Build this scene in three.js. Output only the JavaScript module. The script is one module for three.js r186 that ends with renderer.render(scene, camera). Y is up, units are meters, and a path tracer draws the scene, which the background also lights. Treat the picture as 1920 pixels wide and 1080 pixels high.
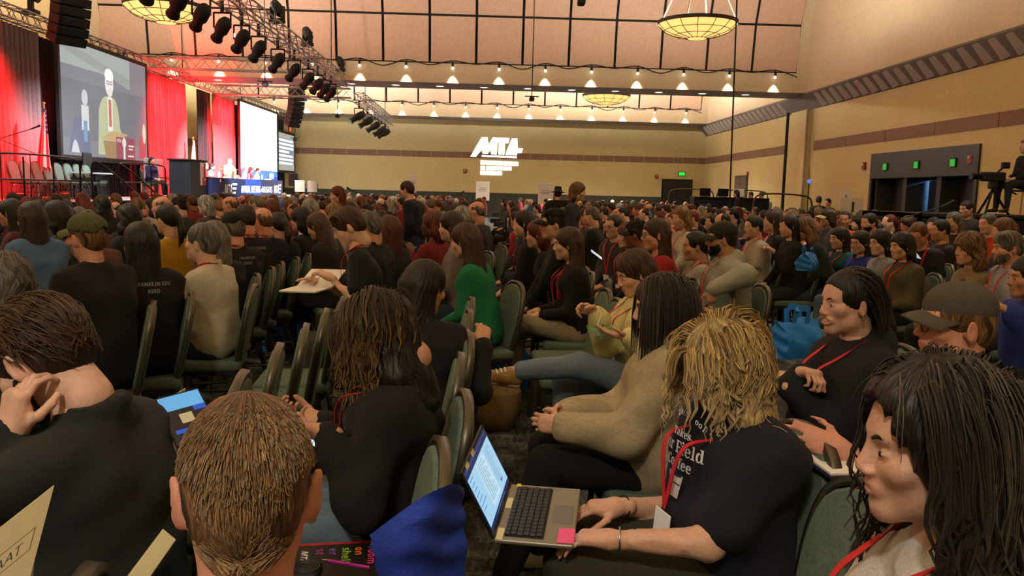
import * as THREE from 'three';
import { mergeGeometries, mergeVertices } from 'three/addons/utils/BufferGeometryUtils.js';
import { RoundedBoxGeometry } from 'three/addons/geometries/RoundedBoxGeometry.js';
import { RectAreaLightUniformsLib } from 'three/addons/lights/RectAreaLightUniformsLib.js';

// ------------------------------------------------------------------ camera, exposure, large lights
const scene = new THREE.Scene();
const FOCAL = 1550;                       // focal length in pixels of a 1920 x 1080 frame
const camera = new THREE.PerspectiveCamera(2 * Math.atan(540 / FOCAL) * 180 / Math.PI, 16 / 9, 0.05, 200);
camera.position.set(0, 1.62, 0);
camera.rotation.set(-0.1163, -0.0253, 0.025, 'YXZ');
camera.updateMatrixWorld(true);
const renderer = new THREE.WebGLRenderer();
renderer.toneMapping = THREE.LinearToneMapping;
renderer.toneMappingExposure = 1.0;
renderer.shadowMap.enabled = true;
RectAreaLightUniformsLib.init();
scene.background = new THREE.Color(0x000000);
const LUM = { pendantDown: 178, pendantUp: 250, bulb: 60, down: 18, red: 1900, stage: 2200, screen: 2.2 };

// ------------------------------------------------------------------ helpers
const V = (x, y, z) => new THREE.Vector3(x, y, z);
const rad = d => d * Math.PI / 180;
let seed = 20240517;
const rnd = () => { seed = (seed * 1664525 + 1013904223) >>> 0; return seed / 4294967296; };
const rr = (a, b) => a + (b - a) * rnd();
const pick = a => a[Math.floor(rnd() * a.length)];
const camR = V(1, 0, 0).applyQuaternion(camera.quaternion), camU = V(0, 1, 0).applyQuaternion(camera.quaternion), camF = V(0, 0, -1).applyQuaternion(camera.quaternion);
const ray = (px, py) => camF.clone().multiplyScalar(FOCAL).addScaledVector(camR, px - 960).addScaledVector(camU, 540 - py);
const atZ = (px, py, d) => { const r = ray(px, py); return camera.position.clone().addScaledVector(r, -d / r.z); };      // point at room depth d
const atX = (px, py, x) => { const r = ray(px, py); return camera.position.clone().addScaledVector(r, x / r.x); };
const atY = (px, py, y) => { const r = ray(px, py); return camera.position.clone().addScaledVector(r, (y - camera.position.y) / r.y); };

const taken = new Map();
function numbered(n) { const k = taken.get(n) || 0; taken.set(n, k + 1); return k ? n + '_' + String(k).padStart(3, '0') : n; }
function tag(o, label, category, group, kind) {
  if (label) o.userData.label = label; if (category) o.userData.category = category;
  if (group) o.userData.group = group; if (kind) o.userData.kind = kind; return o;
}
function thing(name, label, category, pos = [0, 0, 0], turn = 0, group) {
  const o = new THREE.Group(); o.name = numbered(name); scene.add(o);
  if (pos.isVector3) o.position.copy(pos); else o.position.set(...pos);
  o.rotation.y = turn; return tag(o, label, category, group);
}
function part(name, geo, mat, parent) {
  const m = new THREE.Mesh(geo.isBufferGeometry ? geo : merge(geo), mat); m.name = name; if (parent) parent.add(m); return m;
}
function solo(name, geo, mat, label, category, group) {
  const m = part(numbered(name), geo, mat, scene); return tag(m, label, category, group);
}
function struct(name, geo, mat, label) { const m = part(numbered(name), geo, mat, scene); m.userData.kind = 'structure'; if (label) m.userData.label = label; return m; }
function merge(list) {
  const l = list.map(g => { let h = g.index ? g.toNonIndexed() : g; for (const k of Object.keys(h.attributes)) if (!['position', 'normal', 'uv'].includes(k)) h.deleteAttribute(k);
    if (!h.attributes.uv) h.setAttribute('uv', new THREE.BufferAttribute(new Float32Array(h.attributes.position.count * 2), 2)); return h; });
  return l.length === 1 ? l[0] : mergeGeometries(l);
}
function box(x0, x1, y0, y1, z0, z1) {       // uv in metres
  const g = new THREE.BoxGeometry(Math.abs(x1 - x0), Math.abs(y1 - y0), Math.abs(z1 - z0));
  g.translate((x0 + x1) / 2, (y0 + y1) / 2, (z0 + z1) / 2);
  const p = g.attributes.position, n = g.attributes.normal, u = g.attributes.uv;
  for (let i = 0; i < p.count; i++) {
    if (Math.abs(n.getX(i)) > .5) u.setXY(i, p.getZ(i), p.getY(i)); else if (Math.abs(n.getY(i)) > .5) u.setXY(i, p.getX(i), p.getZ(i)); else u.setXY(i, p.getX(i), p.getY(i));
  }
  return g;
}
const rbox = (w, h, d, r = .01, x = 0, y = 0, z = 0, seg = 2) => { const g = new RoundedBoxGeometry(w, h, d, seg, r); g.translate(x, y, z); return g; };
const UP = V(0, 1, 0);
function rod(a, b, r, r2 = r, n = 8) {
  a = a.isVector3 ? a : V(...a); b = b.isVector3 ? b : V(...b);
  const d = b.clone().sub(a), L = d.length(), g = new THREE.CylinderGeometry(r2, r, L, n, 1);
  g.translate(0, L / 2, 0); g.applyQuaternion(new THREE.Quaternion().setFromUnitVectors(UP, d.normalize())); g.translate(a.x, a.y, a.z); return g;
}
function tube(pts, r, seg = 24, n = 8, closed = false) {
  return new THREE.TubeGeometry(new THREE.CatmullRomCurve3(pts.map(p => p.isVector3 ? p : V(...p)), closed), seg, r, n, closed);
}
// a flat band (lanyard, strap) along points, width w across the given side vectors
function band(pts, sides, w, t = .0015, sub = 6) {
  const P = new THREE.CatmullRomCurve3(pts), S = new THREE.CatmullRomCurve3(sides), n = pts.length * sub, pos = [], idx = [], uv = [];
  for (let i = 0; i <= n; i++) {
    const p = P.getPoint(i / n), tg = P.getTangent(i / n), s = S.getPoint(i / n); s.addScaledVector(tg, -s.dot(tg)).normalize();
    const u = tg.clone().cross(s).normalize();
    for (const [a, b] of [[-1, -1], [1, -1], [1, 1], [-1, 1]]) { const q = p.clone().addScaledVector(s, a * w / 2).addScaledVector(u, b * t); pos.push(q.x, q.y, q.z); uv.push(i / n, a * .5 + .5); }
    if (i < n) for (let k = 0; k < 4; k++) { const a = i * 4 + k, b = i * 4 + (k + 1) % 4; idx.push(a, b, a + 4, b, b + 4, a + 4); }
  }
  const g = new THREE.BufferGeometry(); g.setAttribute('position', new THREE.Float32BufferAttribute(pos, 3)); g.setAttribute('uv', new THREE.Float32BufferAttribute(uv, 2)); g.setIndex(idx); g.computeVertexNormals(); return g;
}
// ---- textures
function hash2(x, y, s = 0) { let h = (x * 374761393 + y * 668265263 + s * 2147483647) | 0; h = Math.imul(h ^ (h >>> 13), 1274126177); return ((h ^ (h >>> 16)) >>> 0) / 4294967296; }
function vnoise(x, y, px, py, s) {           // value noise that repeats every px, py
  const xi = Math.floor(x), yi = Math.floor(y), fx = x - xi, fy = y - yi, u = fx * fx * (3 - 2 * fx), v = fy * fy * (3 - 2 * fy);
  const m = (a, n) => ((a % n) + n) % n, h = (a, b) => hash2(m(a, px), m(b, py), s);
  return (h(xi, yi) * (1 - u) + h(xi + 1, yi) * u) * (1 - v) + (h(xi, yi + 1) * (1 - u) + h(xi + 1, yi + 1) * u) * v;
}
function dataTex(w, h, fn, srgb, rep = [1, 1]) {
  const d = new Uint8Array(w * h * 4);
  for (let y = 0; y < h; y++) for (let x = 0; x < w; x++) { const c = fn(x / w, y / h, x, y), o = (y * w + x) * 4; for (let k = 0; k < 3; k++) d[o + k] = Math.max(0, Math.min(255, Math.round((c.length ? c[k] : c) * 255))); d[o + 3] = 255; }
  const t = new THREE.DataTexture(d, w, h); t.wrapS = t.wrapT = THREE.RepeatWrapping; t.magFilter = THREE.LinearFilter; t.minFilter = THREE.LinearMipmapLinearFilter; t.generateMipmaps = true;
  if (srgb) t.colorSpace = THREE.SRGBColorSpace; t.repeat.set(...rep); t.needsUpdate = true; return t;
}
function canvasTex(w, h, draw) {
  const c = document.createElement('canvas'); c.width = w; c.height = h; draw(c.getContext('2d'), w, h);
  const t = new THREE.CanvasTexture(c); t.colorSpace = THREE.SRGBColorSpace; return t;
}
const texWeave = dataTex(128, 128, (u, v, x, y) => .5 + .25 * Math.sin(x * Math.PI / 2) * Math.sin(y * Math.PI / 2) + .35 * (vnoise(u * 32, v * 32, 32, 32, 3) - .5), false, [12, 12]);
const texWool = dataTex(256, 256, (u, v) => .9 + .22 * (vnoise(u * 80, v * 80, 80, 80, 5) - .5) + .06 * (vnoise(u * 9, v * 9, 9, 9, 6) - .5), true, [3, 3]);
const texStrand = dataTex(512, 256, (u, v) => { const w = .02 * Math.sin(v * 12.566 + u * 20); return .66 + .5 * (vnoise((u + w) * 150, v * 5, 150, 5, 7) - .5) + .4 * (vnoise((u + w) * 44, v * 3, 44, 3, 8) - .5) + .3 * (vnoise(u * 300, v * 12, 300, 12, 9) - .5); }, true, [1, 1]);
const texPlaster = dataTex(256, 256, (u, v) => .95 + .05 * (vnoise(u * 60, v * 60, 60, 60, 11) - .5) + .03 * (vnoise(u * 5, v * 5, 5, 5, 12) - .5), true, [.25, .25]);
const texCarpet = dataTex(512, 512, (u, v) => {
  const n = vnoise(u * 150, v * 40, 150, 40, 21), m = vnoise(u * 18, v * 9, 18, 9, 22), k = vnoise(u * 6, v * 22, 6, 22, 23), f = vnoise(u * 256, v * 256, 256, 256, 24);
  let b = .25 + .2 * (n - .5) + .3 * (m - .5) + .2 * (f - .5) + (k > .62 ? .1 : 0); return [b * .95, b, b * .97];
}, true, [.5, .5]);
const texSkin = dataTex(256, 256, (u, v) => { const n = vnoise(u * 50, v * 50, 50, 50, 31) - .5, m = vnoise(u * 8, v * 8, 8, 8, 32) - .5; return [.95 + .06 * n + .05 * m, .93 + .08 * n + .1 * m, .92 + .08 * n + .1 * m]; }, true, [4, 4]);
function mat(c, rough = .8, o = {}) { return new THREE.MeshStandardMaterial({ color: c, roughness: rough, ...o }); }
const cloth = (c, o = {}) => mat(c, .92, { bumpMap: texWeave, bumpScale: .0008, map: texWool, ...o });
const MT = {
  black: mat(0x0b0b0c, .7), blackMetal: mat(0x101012, .45, { metalness: .6 }), chrome: mat(0xb8b8b4, .25, { metalness: 1 }), alu: mat(0x9a9a9c, .4, { metalness: .9 }),
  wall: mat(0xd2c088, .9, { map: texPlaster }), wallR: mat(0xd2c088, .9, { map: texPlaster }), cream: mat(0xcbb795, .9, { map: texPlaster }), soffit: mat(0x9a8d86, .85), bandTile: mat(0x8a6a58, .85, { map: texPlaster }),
  wainscot: mat(0x3a3d33, .85), panel: mat(0xc8a68c, .92, { map: texPlaster }), joint: mat(0x120d0a, .9), darkDoor: mat(0x17120e, .5), portal: mat(0x33342f, .55, { map: texPlaster }),
  carpet: mat(0xffffff, 1, { map: texCarpet, bumpMap: texCarpet, bumpScale: .004 }), white: mat(0xe9e7e0, .6), paper: mat(0xd9d0b4, .8), stageTop: mat(0x9a9aa0, .6), drapeBlack: mat(0x0c0c0d, .95), red: mat(0xb01018, .6), green: mat(0x0a4a1c, .5),
};
const glow = (c, k, base = 0x000000) => new THREE.MeshStandardMaterial({ color: base, emissive: c, emissiveIntensity: k, roughness: .6 });
function spot(pos, target, color, power, angle, penumbra = .6, radius = 2) {
  const l = new THREE.SpotLight(color, power, 0, angle, penumbra, 2); l.position.copy(pos); l.target.position.copy(target); scene.add(l); scene.add(l.target); l.castShadow = true; l.shadow.radius = radius; l.name = numbered('spot_light'); l.target.name = numbered('light_target'); return l;
}
function bulbLight(pos, color, power, radius = 6) { const l = new THREE.PointLight(color, power, 0, 2); l.position.copy(pos); scene.add(l); l.castShadow = true; l.shadow.radius = radius; l.name = numbered('point_light'); return l; }
// ------------------------------------------------------------------ the room: right wall x = 13, back wall z = -51.3, soffits at 5.87
const XR = 13, XL = -16, ZB = -51.3, ZN = 7, YS = 5.87;
struct('floor', box(XL - .3, XR + 4, -.2, 0, ZB - .3, ZN + .3), MT.carpet, 'dark grey patterned carpet');
// back wall
const wb = struct('wall_back', box(XL - .3, XR + .3, 0, YS + .4, ZB - .3, ZB), MT.wall, 'pale yellow back wall');
{
  let x = XL; const g = {}; let i = 0;
  while (x < XR - .2) { const w = i % 7 === 3 ? .5 : .93, x1 = Math.min(x + w - .035, XR - .03); const key = (x1 - x).toFixed(2);
    g[key] ||= box(0, x1 - x, 0, .36, 0, .025); const m = part('band_tile', g[key], MT.bandTile, wb); m.position.set(x, 3.59, ZB); x += w; i++; }
  part('wainscot', box(XL, 10.4, 0, 1.5, ZB, ZB + .04), MT.wainscot, wb); part('wainscot', box(12.3, XR, 0, 1.5, ZB, ZB + .04), MT.wainscot, wb);
}
{ // dark double door in the back wall
  const d = struct('door_1', box(10.4, 12.3, 0, 2.62, ZB, ZB + .05), MT.blackMetal, 'dark double door in the back wall');
  for (const [a, b] of [[10.46, 11.33], [11.36, 12.24]]) { const l = part('door_leaf', box(a, b, .01, 2.55, ZB + .05, ZB + .1), MT.darkDoor, d); part('push_bar', box(a + .1, b - .1, 1.0, 1.08, ZB + .1, ZB + .16), MT.blackMetal, l); }
}
// right wall with a deep portal of three double doors between z = -22.2 and -28.3
const P0 = -22.2, P1 = -28.3, PT = 3.2;
const wr = struct('wall_right', [box(XR, XR + .3, 0, 5.26, ZB, P1), box(XR, XR + .3, 0, 5.26, P0, ZN), box(XR, XR + .3, PT, 5.26, P1, P0)], MT.wallR, 'beige right wall');
{
  let z = ZN - .5; const g = box(-.025, 0, 0, .38, -3.06, 0);
  while (z > ZB + 1) { const skip = z < -32.5 && z > -36.5; if (!skip) { const m = part('band_tile', g, MT.bandTile, wr); m.position.set(XR, 3.58, z); } z -= 3.1; }
  part('baseboard', [box(XR - .04, XR, 0, 1.0, ZB, P1 - .2), box(XR - .04, XR, 0, .25, P0 + .2, ZN)], MT.wainscot, wr);
  // pilaster and pipe where the ceiling beam meets the wall
  part('pilaster', box(XR - .22, XR, 0, 5.26, -36.0, -34.2), MT.wallR, wr); part('pipe', rod([XR - .3, 0, -36.2], [XR - .3, 5.3, -36.2], .07), MT.black, wr); part('pipe', rod([XR - .28, 0, -34.0], [XR - .28, 5.3, -34.0], .05), MT.soffit, wr);
  const portal = struct('trim_1', [box(XR - .06, XR + 1.0, 0, PT, P0, P0 + .14), box(XR - .06, XR + 1.0, 0, PT, P1 - .14, P1), box(XR - .06, XR + 1.0, 2.36, PT, P1, P0)], MT.portal, 'dark grey portal around three pairs of doors');
  for (let k = 0; k < 3; k++) { const z0 = P0 - 2.0333 * k; // jambs
    if (k) part('jamb', box(XR + .1, XR + .95, 0, 2.36, z0 - .12, z0 + .12), MT.portal, portal); }
  part('jamb', box(XR + .1, XR + .95, 0, 2.36, P1, P1 + .14), MT.portal, portal);
  for (let k = 0; k < 3; k++) {
    const za = P0 - .15 - 2.0333 * k, zc = za - .875, zb = za - 1.75;
    const d = struct('door_' + (k + 2), box(XR + .62, XR + .68, 2.28, 2.36, zb, za), MT.darkDoor, 'pair of dark doors in the portal');
    part('door_leaf', box(XR + .62, XR + .67, .01, 2.28, zc - .01, za), MT.darkDoor, d);
    if (k === 1) { const l = part('door_leaf', box(0, .05, .01, 2.28, -.85, 0), MT.darkDoor, d); l.position.set(XR + .64, 0, zc - .02); l.rotation.y = -.2; }
    else part('door_leaf', box(XR + .62, XR + .67, .01, 2.28, zb, zc - .02), MT.darkDoor, d);
    part('push_bar', box(XR + .56, XR + .6, 1.0, 1.07, zb + .95, za - .1), MT.blackMetal, d);
    const s = thing('exit_sign', ['green lit exit sign over the door pair nearest the video camera', 'green lit exit sign over the door pair standing ajar', 'green lit exit sign over the door pair nearest the white notice board'][k], 'exit sign', [XR - .1, 2.62, zc]);
    part('housing', box(-.0, .06, -.02, .24, -.14, .14), MT.black, s); part('lit_face', box(-.02, 0, .01, .21, -.11, .11), glow(0x18c838, .6, 0x0a4a1c), s);
  }
  // corridor behind the doors, lit by cool daylight
  struct('wall_corridor', [box(XR + 3.4, XR + 3.6, 0, 3.4, P1 - 1, P0 + 1), box(XR + .3, XR + 3.6, 3.4, 3.6, P1 - 1, P0 + 1), box(XR + .31, XR + 3.6, 0, 3.4, P1 - 1.2, P1 - 1), box(XR + .31, XR + 3.6, 0, 3.4, P0 + 1, P0 + 1.2)], mat(0xb8c4d0, .8));
  bulbLight(V(XR + 2.4, 2.9, -25.6), 0x7fb8ff, 130, 10);
  // sloping cornice with louvre slats, then the upper wall of the ceiling coffers
  const cor = struct('trim_2', (() => { const s = new THREE.Shape([new THREE.Vector2(XR + .3, 5.26), new THREE.Vector2(XR, 5.26), new THREE.Vector2(XR - .5, YS - .06), new THREE.Vector2(XR - .5, YS), new THREE.Vector2(XR + .3, YS)]); const g = new THREE.ExtrudeGeometry(s, { depth: ZN - ZB, bevelEnabled: false }); g.translate(0, 0, ZB); return g; })(), mat(0x6b625a, .85), 'sloping cornice along the right wall');
  const sg = rbox(.035, .62, .3, .01); const slatMat = mat(0x9d9288, .85);
  for (let z = -14; z > ZB + .6; z -= .72) { if (z < -33.2 && z > -36.6) continue; const m = part('louvre_slat', sg, slatMat, cor); m.position.set(XR - .28, 5.53, z); m.rotation.z = .68; m.rotation.order = 'ZYX'; m.rotation.y = .35; }
}
struct('wall_right_upper', box(XR - .5, XR + .3, YS, 14, ZB, ZN), MT.cream);
struct('wall_left', [box(XL - .3, XL, 0, 14, ZB, ZN)], MT.wall);
part('band_tile', box(XL, XL + .03, 3.58, 3.96, ZB, ZN), MT.bandTile, scene.getObjectByName('wall_left'));
struct('wall_near', box(XL, XR, 0, 14, ZN, ZN + .3), MT.wall);
struct('ceiling', box(XL - .3, XR + .3, 13.9, 14.1, ZB - .3, ZN + .3), MT.cream);
// cross beams: fascia with a row of bulbs, soffit, and coved coffer panels above
const COL0 = -15.56, CW = 1.845, NCOL = 15;
function beam(idx, zf, zb, rows, label) {
  const b = struct(idx, [box(XL, XR - .5, YS, 6.62, zb, zf)], MT.cream, label);
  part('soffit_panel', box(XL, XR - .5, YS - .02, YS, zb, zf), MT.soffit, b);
  const R = 7, dt = CW / R, back = new THREE.CylinderGeometry(R + .06, R + .06, NCOL * CW, 24, 1, true, 0, Math.PI / 2);
  // cove backing: arc from (zf, 6.62) rising towards the near side
  const pos = [], id = []; const n = 18; for (let i = 0; i <= n; i++) { const t = i / n * Math.PI / 2, z = zf - .03 + R * (1 - Math.cos(t)), y = 6.62 + R * Math.sin(t); for (const x of [COL0, COL0 + NCOL * CW]) pos.push(x, y, z - .03); if (i < n) id.push(i * 2, i * 2 + 1, i * 2 + 2, i * 2 + 1, i * 2 + 3, i * 2 + 2); }
  const g = new THREE.BufferGeometry(); g.setAttribute('position', new THREE.Float32BufferAttribute(pos, 3)); g.setIndex(id); g.computeVertexNormals(); part('cove_frame', g, MT.joint, b);
  for (const [x0, x1] of [[XL, COL0], [COL0 + NCOL * CW, XR - .5]]) { const h = g.clone(), q = h.attributes.position; for (let i = 0; i < q.count; i++) q.setXYZ(i, i % 2 ? x1 : x0, q.getY(i), q.getZ(i) + .02); h.computeVertexNormals(); part('cove_margin', h, MT.cream, b); }
  const pg = box(-CW / 2 + .05, CW / 2 - .05, .05, CW - .05, 0, .035);
  for (let r = 0; r < rows; r++) for (let c = 0; c < NCOL; c++) { const t0 = r * dt, m = part('ceiling_panel', pg, MT.panel, b); m.position.set(COL0 + (c + .5) * CW, 6.62 + R * Math.sin(t0), zf - .03 + R * (1 - Math.cos(t0))); m.rotation.x = t0 + dt / 2; }
  return b;
}
beam('ceiling_beam_1', -33.8, -35.8, 5, 'cross beam under the near coffer');
beam('ceiling_beam_2', -49.2, ZB, 3, 'cross beam against the back wall');
// bulbs on the fascias
const bulbG = new THREE.SphereGeometry(.05, 10, 6), socketG = [rod([0, .07, 0], [0, .2, 0], .05), rod([0, .2, 0], [0, .3, 0], .02)];
function bulbRow(zf, label, group, k) {
  const mB = glow(0xfff2d8, 5 * k), gs = merge(socketG), cord = [];
  for (let c = 0; c < NCOL; c++) {
    const x = COL0 + (c + .5) * CW, y = 6.42, o = thing('bulb_lamp', label, 'lamp', [x, y, zf + .14], 0, group);
    part('bulb', bulbG, mB, o); part('socket', gs, MT.black, o); part('bracket', box(-.012, .012, .24, .27, -.14, .02), MT.black, o);
    if (x > -13.5) spot(V(x, y - .08, zf + .14), V(x, 0, zf + .1), 0xffe9c4, LUM.bulb * k * .35, .6, .7, 1);
    cord.push(V(x, y + .3, zf + .05), V(x + CW * .5, y + .12 + .08 * Math.sin(c * 2.1), zf + .05));
  }
  solo('lamp_cord', tube(cord, .02, 150, 5), MT.black, zf > -40 ? 'black cable draped along the near beam behind its bulbs' : 'black cable draped along the far beam behind its bulbs', 'cable');
}
bulbRow(-33.8, 'bare bulb washing the near ceiling beam', 'bulbs along the near ceiling beam', 1.35);
bulbRow(-49.2, 'bare bulb washing the far ceiling beam over the back wall', 'bulbs along the far ceiling beam', 1.3);
for (let c = 1; c < 15; c++) { const x = COL0 + c * 1.81 + .6; const o = thing('recessed_downlight', 'small recessed downlight in the near beam soffit', 'downlight', [x, YS - .02, -34.8], 0, 'downlights in the near beam');
  part('trim_ring', new THREE.TorusGeometry(.17, .02, 6, 20).rotateX(Math.PI / 2), MT.white, o); part('lens', new THREE.CylinderGeometry(.15, .15, .02, 20), glow(0xfff4e0, 3), o);
  if (c % 2) spot(V(x, YS - .06, -34.8), V(x, 0, -34.8), 0xffe6c0, LUM.down, .8, .8, 4); }
// bowl pendants
function pendant(x, y, d, R, label, lit = 1, down = 1) {
  const o = thing('bowl_pendant', label, 'pendant lamp', [x, y, -d]);
  const prof = [[.0, -.36], [.24, -.355], [.27, -.33], [.55, -.27], [.82, -.16], [1.0, 0]].map(p => new THREE.Vector2(p[0] * R, p[1] * R * 1.02));
  const glass = part('glass_bowl', new THREE.LatheGeometry(prof, 40), new THREE.MeshStandardMaterial({ color: 0xd8b676, roughness: .5, emissive: 0xffc972, emissiveIntensity: 1.35, side: THREE.DoubleSide }), o);
  const ribs = []; const cur = prof.slice(1).map(p => V(p.x + .012, p.y - .008, 0));
  const rg = tube(cur, .011, 16, 5), rm = mat(0x2c1a10, .6, { metalness: .3 });
  for (let k = 0; k < 14; k++) { const m = part('rib', rg, rm, o); m.rotation.y = k / 14 * Math.PI * 2; }
  for (const [r, yy] of [[.56, -.27], [.26, -.345], [.83, -.155]]) part('ring', new THREE.TorusGeometry(r * R + .008, .01, 5, 40).rotateX(Math.PI / 2).translate(0, yy * R * 1.02 - .006, 0), rm, o);
  part('rim', new THREE.CylinderGeometry(R * 1.03, R * 1.01, .11, 40, 1, true).translate(0, .03, 0), mat(0x2c1a10, .6, { side: THREE.DoubleSide }), o);
  for (let k = 0; k < 4; k++) { const a = k / 4 * Math.PI * 2 + .5; part('rod', rod([Math.cos(a) * R, .06, Math.sin(a) * R], [Math.cos(a) * .12, 2.4, Math.sin(a) * .12], .022), mat(0xd8c8a8, .35, { metalness: .6 }), o); }
  part('stem', rod([0, 2.35, 0], [0, 13.9 - y, 0], .04), mat(0xd8c8a8, .35, { metalness: .6 }), o); part('hub', new THREE.CylinderGeometry(.16, .16, .1, 16).translate(0, 2.38, 0), rm, o);
  bulbLight(V(x, y + .07, -d), 0xfff5ea, LUM.pendantUp * lit, 16);
  spot(V(x, y - R * .37 - .06, -d), V(x, 0, -d), 0xfff5ea, LUM.pendantDown * lit * down, 1.25, 1, 16);
  return o;
}
pendant(6.15, 6.85, 26, 1.19, 'lit amber glass bowl pendant over the right of the near coffer', .6);
pendant(-10.0, 6.85, 26, 1.19, 'lit bowl pendant behind the lighting truss by the stage');
pendant(5.6, 6.5, 42.5, 1.19, 'lit amber bowl pendant in the far coffer before the back wall', 2.3, 2.6);
pendant(-8.9, 6.5, 42.5, 1.19, 'lit bowl pendant behind the far line array speaker', 2.3, 2.6);
pendant(6.15, 6.85, 11, 1.19, 'bowl pendant above the audience aisle', .3);
pendant(-8.5, 6.85, 8, 1.19, 'bowl pendant above the front of the audience', .7);
pendant(-1.5, 6.85, -3, 1.19, 'added bowl pendant behind the camera lighting the near people', .8);  // unseen pendant, added to light the near people from the camera side
// ------------------------------------------------------------------ stage along the left side: front x = -10.2, drapes x = -12.4
const XS = -10.2, XD = -12.4, HS = 1.11;
const st = thing('stage', 'low black skirted stage platform along the drapes', 'stage');
part('deck', box(XL + .3, XS, HS - .12, HS, -50.5, -15.5), MT.stageTop, st);
{ const pos = []; const n = 240, sh = new THREE.Shape(); for (let i = 0; i <= n; i++) { const z = i / n * 35; const x = .03 * Math.sin(i * 1.3); i ? sh.lineTo(z, x) : sh.moveTo(z, x); } for (let i = n; i >= 0; i--) sh.lineTo(i / n * 35, -.05 + .03 * Math.sin(i * 1.3));
  const g = new THREE.ExtrudeGeometry(sh, { depth: HS - .02, bevelEnabled: false }); g.rotateX(-Math.PI / 2); g.rotateY(Math.PI / 2); g.translate(XS + .02, 0, -15.5); part('skirt', g, MT.drapeBlack, st); }
// drapes: pleated curtains
function pleats(len, h, amp = .07, pitch = .24) {
  const n = Math.round(len / .035), m = 6, pos = [], idx = [], uv = [];
  for (let j = 0; j <= m; j++) for (let i = 0; i <= n; i++) { const s = i / n * len, y = j / m * h, k = 1 - .25 * (y / h); const w = amp * k * (Math.sin(s / pitch * 6.283 + 1.3 * Math.sin(s * 1.7)) + .35 * Math.sin(s / pitch * 14 + y)); pos.push(w, y, -s); uv.push(s, y); if (i < n && j < m) { const a = j * (n + 1) + i; idx.push(a, a + 1, a + n + 1, a + 1, a + n + 2, a + n + 1); } }
  const g = new THREE.BufferGeometry(); g.setAttribute('position', new THREE.Float32BufferAttribute(pos, 3)); g.setAttribute('uv', new THREE.Float32BufferAttribute(uv, 2)); g.setIndex(idx); g.computeVertexNormals(); return g;
}
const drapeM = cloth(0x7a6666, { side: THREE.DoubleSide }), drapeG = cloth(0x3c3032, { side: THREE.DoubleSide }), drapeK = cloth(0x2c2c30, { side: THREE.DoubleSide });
function drape(z0, z1, y0, y1, m, label, x = XD) { const s = solo('stage_drape', pleats(z0 - z1, y1 - y0), m, label, 'curtain'); s.position.set(x, y0, z0); return s; }
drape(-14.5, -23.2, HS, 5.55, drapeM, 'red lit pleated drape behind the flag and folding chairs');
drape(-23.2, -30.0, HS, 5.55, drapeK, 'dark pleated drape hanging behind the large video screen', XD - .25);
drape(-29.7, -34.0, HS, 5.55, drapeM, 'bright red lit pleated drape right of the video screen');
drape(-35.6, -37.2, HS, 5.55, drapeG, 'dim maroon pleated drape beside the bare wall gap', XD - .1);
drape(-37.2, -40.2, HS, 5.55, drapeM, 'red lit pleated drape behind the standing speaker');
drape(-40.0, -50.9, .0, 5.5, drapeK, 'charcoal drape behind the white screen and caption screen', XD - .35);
// screens
function screen(name, z0, z1, y0, y1, tex, k, label, frameM = MT.black) {
  const o = thing(name, label, 'screen', [XD + .3, (y0 + y1) / 2, (z0 + z1) / 2], Math.PI / 2); const w = z0 - z1, h = y1 - y0;
  const pl = new THREE.PlaneGeometry(w, h); pl.translate(0, 0, .03);
  part('picture', pl, new THREE.MeshStandardMaterial({ color: 0x111111, roughness: .8, emissive: 0xffffff, emissiveMap: tex, emissiveIntensity: k }), o);
  part('frame', [box(-w / 2 - .12, w / 2 + .12, h / 2, h / 2 + .12, -.05, .05), box(-w / 2 - .12, w / 2 + .12, -h / 2 - .14, -h / 2, -.05, .05), box(-w / 2 - .12, -w / 2, -h / 2, h / 2, -.05, .05), box(w / 2, w / 2 + .12, -h / 2, h / 2, -.05, .05)], frameM, o);
  part('backing', box(-w / 2, w / 2, -h / 2, h / 2, -.05, .0), MT.black, o);
  return o;
}
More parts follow.
